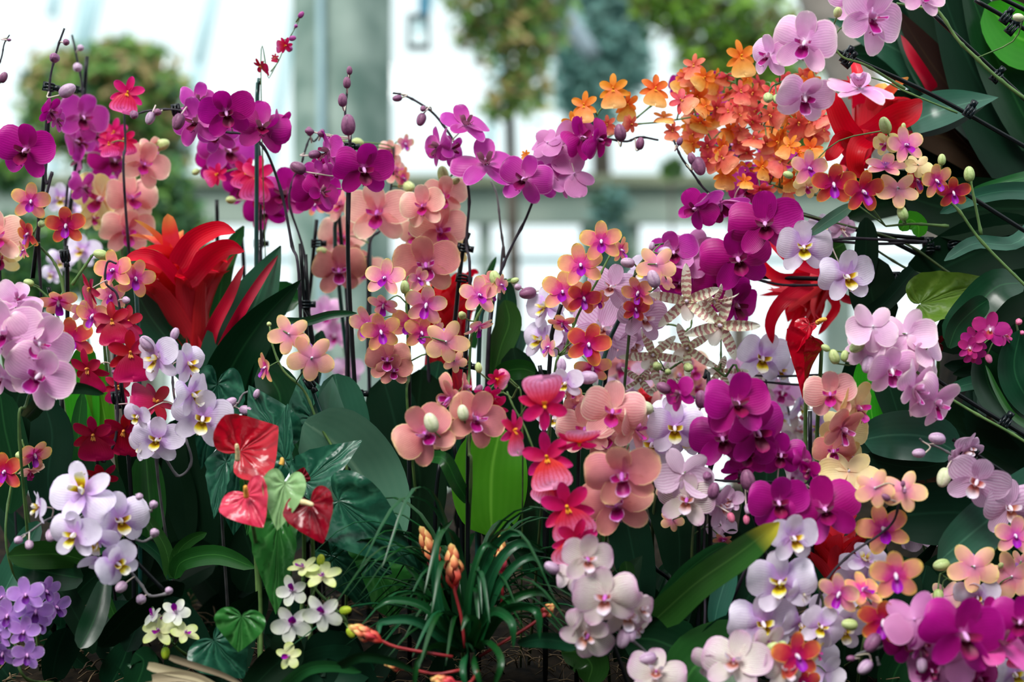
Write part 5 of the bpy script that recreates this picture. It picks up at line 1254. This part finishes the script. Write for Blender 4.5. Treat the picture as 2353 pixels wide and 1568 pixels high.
foliage('strap_leaf_plant', 'low dark leaves along the bottom edge below the anthurium clump', 'leafy plant', 720, 1540, 2.0, '''d 110 0 ao 640,1600 700,1550 780,1530 860,1540
m 40 20 as 640,1590,-6 700,1540,-8 760,1530,-8 830,1545,-8
D 120 0 ao 860,1600 800,1540 760,1500 700,1510
D 90 0 ao 560,1600,-2 620,1540,-2 660,1500,-2 640,1450,-2
d 80 0 ao 300,1600 320,1560 330,1520 310,1500
d 30 20 as 780,1530,-10 830,1510,-12 900,1520,-12 960,1545,-12
d 40 10 ao 1190,1480,-6 1240,1470,-8 1290,1475,-8 1325,1490,-8
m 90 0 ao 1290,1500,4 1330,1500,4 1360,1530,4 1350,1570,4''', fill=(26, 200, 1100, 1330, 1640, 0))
foliage('dry_leaf_bundle', 'pale dry strap leaves lying on the soil at the bottom left', 'dry leaf', 440, 1545, 1.92, '''y 26 0 as 340,1530 400,1545 460,1560 520,1590
y 30 0 as 350,1560 420,1555 470,1570 500,1600
y 22 20 as 390,1510 450,1530 510,1550 560,1575
y 16 0 as 330,1575 380,1570 430,1580 470,1600''')
foliage('strap_leaf_plant', 'huge blue-green leaves arching in the upper right corner', 'leafy plant', 2250, 300, 2.36, '''s 130 0 ap 2250,300,2 2150,190,2 2070,120,2 1900,40,2
d 150 20 ap 2350,380 2230,260 2120,150 2040,20
D 230 10 ap 2450,480,-2 2330,320,-4 2230,150,-4 2130,-120,-4
x 130 0 ap 2400,420,-1 2250,280,-1 2150,160,-1 2060,20,-1
d 120 0 ap 2400,360,-5 2320,200,-6 2260,60,-6 2200,-100,-6
D 170 0 ap 2350,260,3 2240,140,3 2140,30,3 2050,-80,3
D 200 0 ap 2300,300,6 2200,180,6 2100,60,6 2020,-120,6
D 160 0 ap 2300,420,3 2200,320,3 2080,260,3 1960,220,3
d 120 0 ap 2250,260,4 2130,170,4 2030,130,4 1930,120,4
b 150 0 ao 2450,130,-6 2380,100,-7 2330,80,-7 2270,10,-7
s 95 -25 ap 2092,285,-12 2140,262,-14 2210,240,-14 2295,224,-14
D 70 -30 ap 2080,290,-10 2130,290,-12 2200,270,-12 2280,226,-12
D 200 0 ao 2400,420,2 2300,380,2 2180,350,2 2060,330,2
D 240 0 ao 2500,560,4 2350,500,4 2250,420,4 2150,380,4
m 34 20 as 2400,400,-16 2340,412,-18 2290,425,-18 2230,440,-18
D 130 0 ao 2400,300,0 2330,250,0 2280,180,0 2250,120,0
x 100 0 ap 2300,400 2200,330 2120,300 2050,260''', fill=(14, 2150, 2420, 100, 520, -60))
foliage('strap_leaf_plant', 'olive backlit arrow-shaped leaf over black stems at right', 'leafy plant', 2300, 640, 2.16, '''s 50 30 as 2400,500 2330,560,-1 2240,560,-2 2170,600,-3
D 130 0 ao 2400,640,6 2320,680,6 2230,740,6 2150,800,6
d 90 20 ao 2350,650,0 2290,660,-2 2230,720,-2 2170,780,-3
d 60 10 ao 2180,800,-4 2200,750,-4 2240,710,-5 2270,690,-5
D 170 0 ao 2400,560,8 2300,560,8 2200,600,8 2080,660,8
D 160 0 ao 2400,480,8 2280,480,8 2180,480,8 2080,450,8
s 50 0 as 2380,440,2 2300,440,0 2220,460,-1 2160,490,-2
d 110 0 ao 2420,700,4 2360,780,4 2280,840,4 2200,880,4
D 60 0 ao 1960,690,6 1985,620,6 1990,560,6 1990,500,6
m 90 0 ao 1860,600,12 1890,580,12 1920,570,12 1940,560,12
b 46 0 ao 2070,530,4 2090,505,3 2110,520,3 2110,545,3
p 30 0 ao 1860,540,-2 1900,510,-4 1930,490,-5 1960,470,-5''', (((2110, 700), (2300, 635), 120, .0, an_leaf3, dict(yaw=-20, lobes=.5)),))
foliage('strap_leaf_plant', 'dark pointed leaves and bright blade around the soft pink spray, right', 'leafy plant', 2250, 950, 2.16, '''b 80 0 ao 2010,1000,2 2000,930,2 1995,870,2 2005,810,2
m 26 30 as 2400,1000,-6 2330,960,-8 2290,900,-8 2265,840,-8
d 90 0 ao 2400,960,-2 2350,900,-4 2330,840,-4 2345,760,-4
d 110 20 ao 2380,980,0 2310,940,-2 2270,880,-3 2262,800,-3
D 90 10 ao 2080,1010,0 2060,940,0 2040,880,0 2020,830,0
s 120 0 ao 1985,1010,-2 2050,1000,-4 2130,1005,-5 2200,1040,-5
D 130 0 ao 2350,1080,4 2260,1030,4 2180,980,4 2080,960,4
D 140 0 ao 2420,1150,4 2330,1080,4 2240,1020,4 2150,930,4
D 60 0 ao 1980,1050,-2 2060,1070,-2 2120,1075,-2 2180,1060,-2
x 90 0 ao 2250,1130,4 2160,1110,4 2080,1100,4 2000,1110,4
s 50 20 as 2380,900,0 2310,880,0 2240,880,-1 2170,900,-2
D 50 0 as 2400,860,2 2330,850,2 2260,850,2 2190,860,2
D 60 0 as 2380,760,4 2300,790,4 2240,840,4 2170,840,4
D 50 0 as 2100,620,4 2040,690,3 1990,730,3 1960,790,3
D 120 0 ao 2050,740,6 2010,700,6 2000,640,6 2010,590,6
D 90 0 ao 1940,900,10 1970,860,10 2000,800,10 2040,770,10''', fill=(22, 2080, 2420, 750, 1250, -50))
foliage('strap_leaf_plant', 'broad rounded blue-green leaf angled across the lower right', 'leafy plant', 2260, 1260, 2.06, '''s 125 0 ao 2440,1060 2330,1150,-3 2240,1220,-5 2158,1290,-6
D 150 0 ao 2400,1300,6 2300,1300,6 2200,1320,6 2100,1360,6
D 160 0 ao 2300,1200,8 2220,1180,8 2130,1180,8 2040,1190,8
d 90 0 ao 2150,1560,2 2180,1460,2 2230,1380,2 2320,1340,2
D 140 0 ao 2020,1560,2 2020,1480,2 2050,1380,2 2080,1280,2
D 120 0 ao 2120,1560,4 2110,1480,4 2110,1380,4 2130,1300,4
d 100 0 ao 2040,1600,-2 2060,1540,-2 2100,1480,-2 2150,1440,-2
d 60 0 ao 2300,1600,0 2330,1530,0 2380,1480,0 2440,1460,0
D 130 0 ao 1960,1600,4 1940,1520,4 1950,1450,4 1980,1390,4
D 160 0 ao 2420,1460,6 2330,1430,6 2240,1430,6 2160,1470,6
s 40 0 ao 2180,1400,2 2230,1370,2 2280,1370,2 2330,1390,2''', fill=(28, 1900, 2400, 1150, 1600, -10))
# ------------------------------------------------------------------ grassy bromeliad with its bud cones
t = thing('grassy_bromeliad', 'grassy tuft of arching dark green ribbons with orange bud cones, bottom centre', 'bromeliad', P(1065, 1500, 2.02)-Vector((0, 0, .05)))
r = random.Random(31); px = 1.98/F
sp_l = ['880,1380 960,1360 1020,1420 1050,1500', '870,1460,-8 880,1430,-6 960,1430,-4 1060,1500', '950,1600,-10 960,1520,-10 1000,1480,-6 1050,1500', '1075,1600,-12 1065,1540,-12 1075,1500,-8 1080,1480', '1110,1590,-12 1095,1540,-12 1090,1500,-8 1085,1480',
 '1180,1490,-10 1175,1430,-10 1130,1410,-4 1090,1490', '1010,1210,-2 1000,1280,-3 1010,1400,-2 1050,1490', '1040,1195,2 1005,1240,0 1000,1340,0 1050,1480', '1150,1260,-2 1110,1260,-4 1080,1360,-3 1075,1480', '1250,1270 1190,1250,-2 1130,1320,-2 1085,1480', '1270,1330 1220,1280,-2 1150,1340,-2 1090,1480',
 '860,1400,-4 900,1380,-4 980,1400,-3 1050,1490', '1060,1450,-10 1075,1420,-9 1100,1430,-6 1080,1490', '1290,1400 1240,1360,-2 1160,1390,-2 1090,1490', '1240,1470,-8 1230,1400,-8 1160,1400,-4 1090,1490', '1130,1590,-12 1150,1520,-12 1120,1480,-6 1090,1490', '1200,1230 1160,1230 1110,1300 1080,1470', '930,1300 960,1330 1000,1400 1050,1490']
for i, s in enumerate(sp_l): 
    pp = pts(s, 1.98)[::-1]; leaf(t, 'leaf', pp, r.uniform(26, 38)*px, LM['n'], r.uniform(-30, 30), .2, .7, .8, .25, .0, nv=16, nu=4)
for i in range(95):
    az = r.uniform(0, 2*PI); L = r.uniform(.10, .215); up = r.uniform(.25, 1.0); c = P(1068+r.uniform(-14, 14), 1500, 2.02+r.uniform(-.03, .03))
    h = Vector((math.cos(az), math.sin(az)*.7, 0)); z = Vector((0, 0, 1))
    sp = [c, c+h*L*.25+z*L*up*.8, c+h*L*.65+z*L*up*1.0, c+h*L*1.05+z*L*(up*.75-.15)]
    leaf(t, 'leaf', sp, r.uniform(17, 31)*px, LM['n'], Nv=z*1.0-h*.3, a=.2, b=.7, bw=.8, fold=.2, wave=0, nv=12, nu=2)
cone = petal_mat('bud_scale', [(0, (205, 60, 70)), (.45, (232, 130, 90)), (.8, (240, 190, 120)), (1, (215, 215, 120))], tr=.15, back=0)
cone_r = petal_mat('bud_scale_red', [(0, (190, 30, 60)), (.6, (220, 80, 80)), (1, (235, 160, 110))], tr=.15, back=0)
stem_red = simple_mat('stem_red', (130, 30, 40), .4, .1, c2=(160, 50, 50))
def cone_bud(x0, y0, x1, y1, d, w, foot):
    A = P(x0, y0, d); B = P(x1, y1, d); ax = (B-A); L = ax.length; ax.normalize(); X = ax.orthogonal().normalized(); Y = ax.cross(X); pxx = d/F
    q = MB(); f = pts(foot, d); tube(q, [A+ax*.01, A]+f, 4*pxx, 4*pxx, n=8); obj('flower_stem', q.mesh('flower_stem', stem_red, t.location), t)
    for k in range(13):
        ff = k/12; az = k*2.4; rad = X*math.cos(az)+Y*math.sin(az); S = A+ax*(L*ff*.62)+rad*w*pxx*.12
        ln = L*(.42-.1*ff); o = w*pxx*(.55*math.sin(PI*min(.95, .18+ff*.75)))
        sp = [S, S+ax*ln*.4+rad*o, S+ax*ln*.8+rad*o*.8, S+ax*ln*1.05+rad*o*.35]
        leaf(t, 'bract', sp, w*pxx*.62, cone if k > 3 else cone_r, Nv=-rad, a=.4, b=.5, bw=.5, fold=.45, wave=0, nv=6, nu=4)
cone_bud(1045, 1360, 1037, 1243, 1.95, 38, '1060,1420 1068,1490')
cone_bud(1012, 1320, 964, 1203, 2.0, 36, '1020,1380 1055,1490')
cone_bud(1152, 1325, 1150, 1225, 2.0, 30, '1150,1400 1090,1490')
cone_bud(880, 1475, 795, 1436, 1.9, 30, '920,1490 1040,1510')
cone_bud(940, 1536, 878, 1525, 1.9, 20, '1000,1550 1060,1540')
cone_bud(1240, 1422, 1278, 1385, 1.98, 24, '1200,1450 1100,1510')
cone_bud(1050, 1570, 985, 1560, 1.86, 24, '1080,1570 1100,1540')
# ------------------------------------------------------------------ loose stakes between the pots
def stakes(label, rows, d, clips=''):
    A = pts(rows.split('|')[0], d)[-1]; g = Vector((A.x, d+.02, mound_z(A.x, d))); root = thing('support_stake', label, 'plant stake', g)
    for i, s in enumerate(rows.split('|')):
        p = pts(s, d); e = p[-1]; p.append(Vector((e.x, d+.02, min(e.z-.05, mound_z(e.x, d)-.02))))
        q = MB(); tube(q, p, 4.5*d/F, 5*d/F, sides=8, n=8); obj('stake', q.mesh('stake', stake_mat, g), root)
    for c in [x for x in clips.split('|') if x.strip()]:
        a = [float(v) for v in c.split()]; clip(root, P(a[0], a[1], d), Vector((0, 0, 1)))
stakes('pair of dark stakes clipped together left of the orange yellow orchids', '702,585 712,760 730,900|690,560 700,700 720,820', 2.3, '702 700')
stakes('thin black stakes left of the tall blue-green leaf', '612,500 590,620 560,760|555,540 562,700|498,460 500,600', 2.5, '596 560')
stakes('black stakes standing among the left green leaves', '130,790 150,960|140,900 150,1100|215,900 180,1120', 2.26, '140 885')
stakes('black stakes crossing low beneath the bright round leaf', '1040,1000 1060,1180|1090,960 1100,1200|1010,1060 1000,1190', 2.2, '1060 1065')
stakes('slanted black stakes under the white striped cascade', '1440,1200 1500,1300 1560,1370|1480,1180 1540,1280 1560,1360', 2.16)
stakes('upright stake right of the peach moth orchids at the centre', '778,480 790,620 800,760|728,505 715,640 705,800', 2.42, '728 560')
print('leaves', len([o for o in bpy.data.objects if o.type == 'MESH']), 'tris', sum(len(o.data.polygons)*2 for o in bpy.data.objects if o.type == 'MESH'))
GROUPS = {'orchid_spike': 'orchid spikes massed on the planted bank', 'orchid_bud_spray': 'budded orchid stems between the blooms', 'dancing_lady_orchid': 'red and hot pink skirted orchids',
          'red_bromeliad': 'scarlet bromeliads in the display', 'anthurium_flower': 'anthurium flowers', 'strap_leaf_plant': 'leafy clumps filling the bank', 'support_stake': 'loose plant stakes on the bank'}
for o in bpy.data.objects:
    k = o.name.split('.')[0]
    if o.parent is None and k in GROUPS and 'category' in o and 'group' not in o: o['group'] = GROUPS[k]
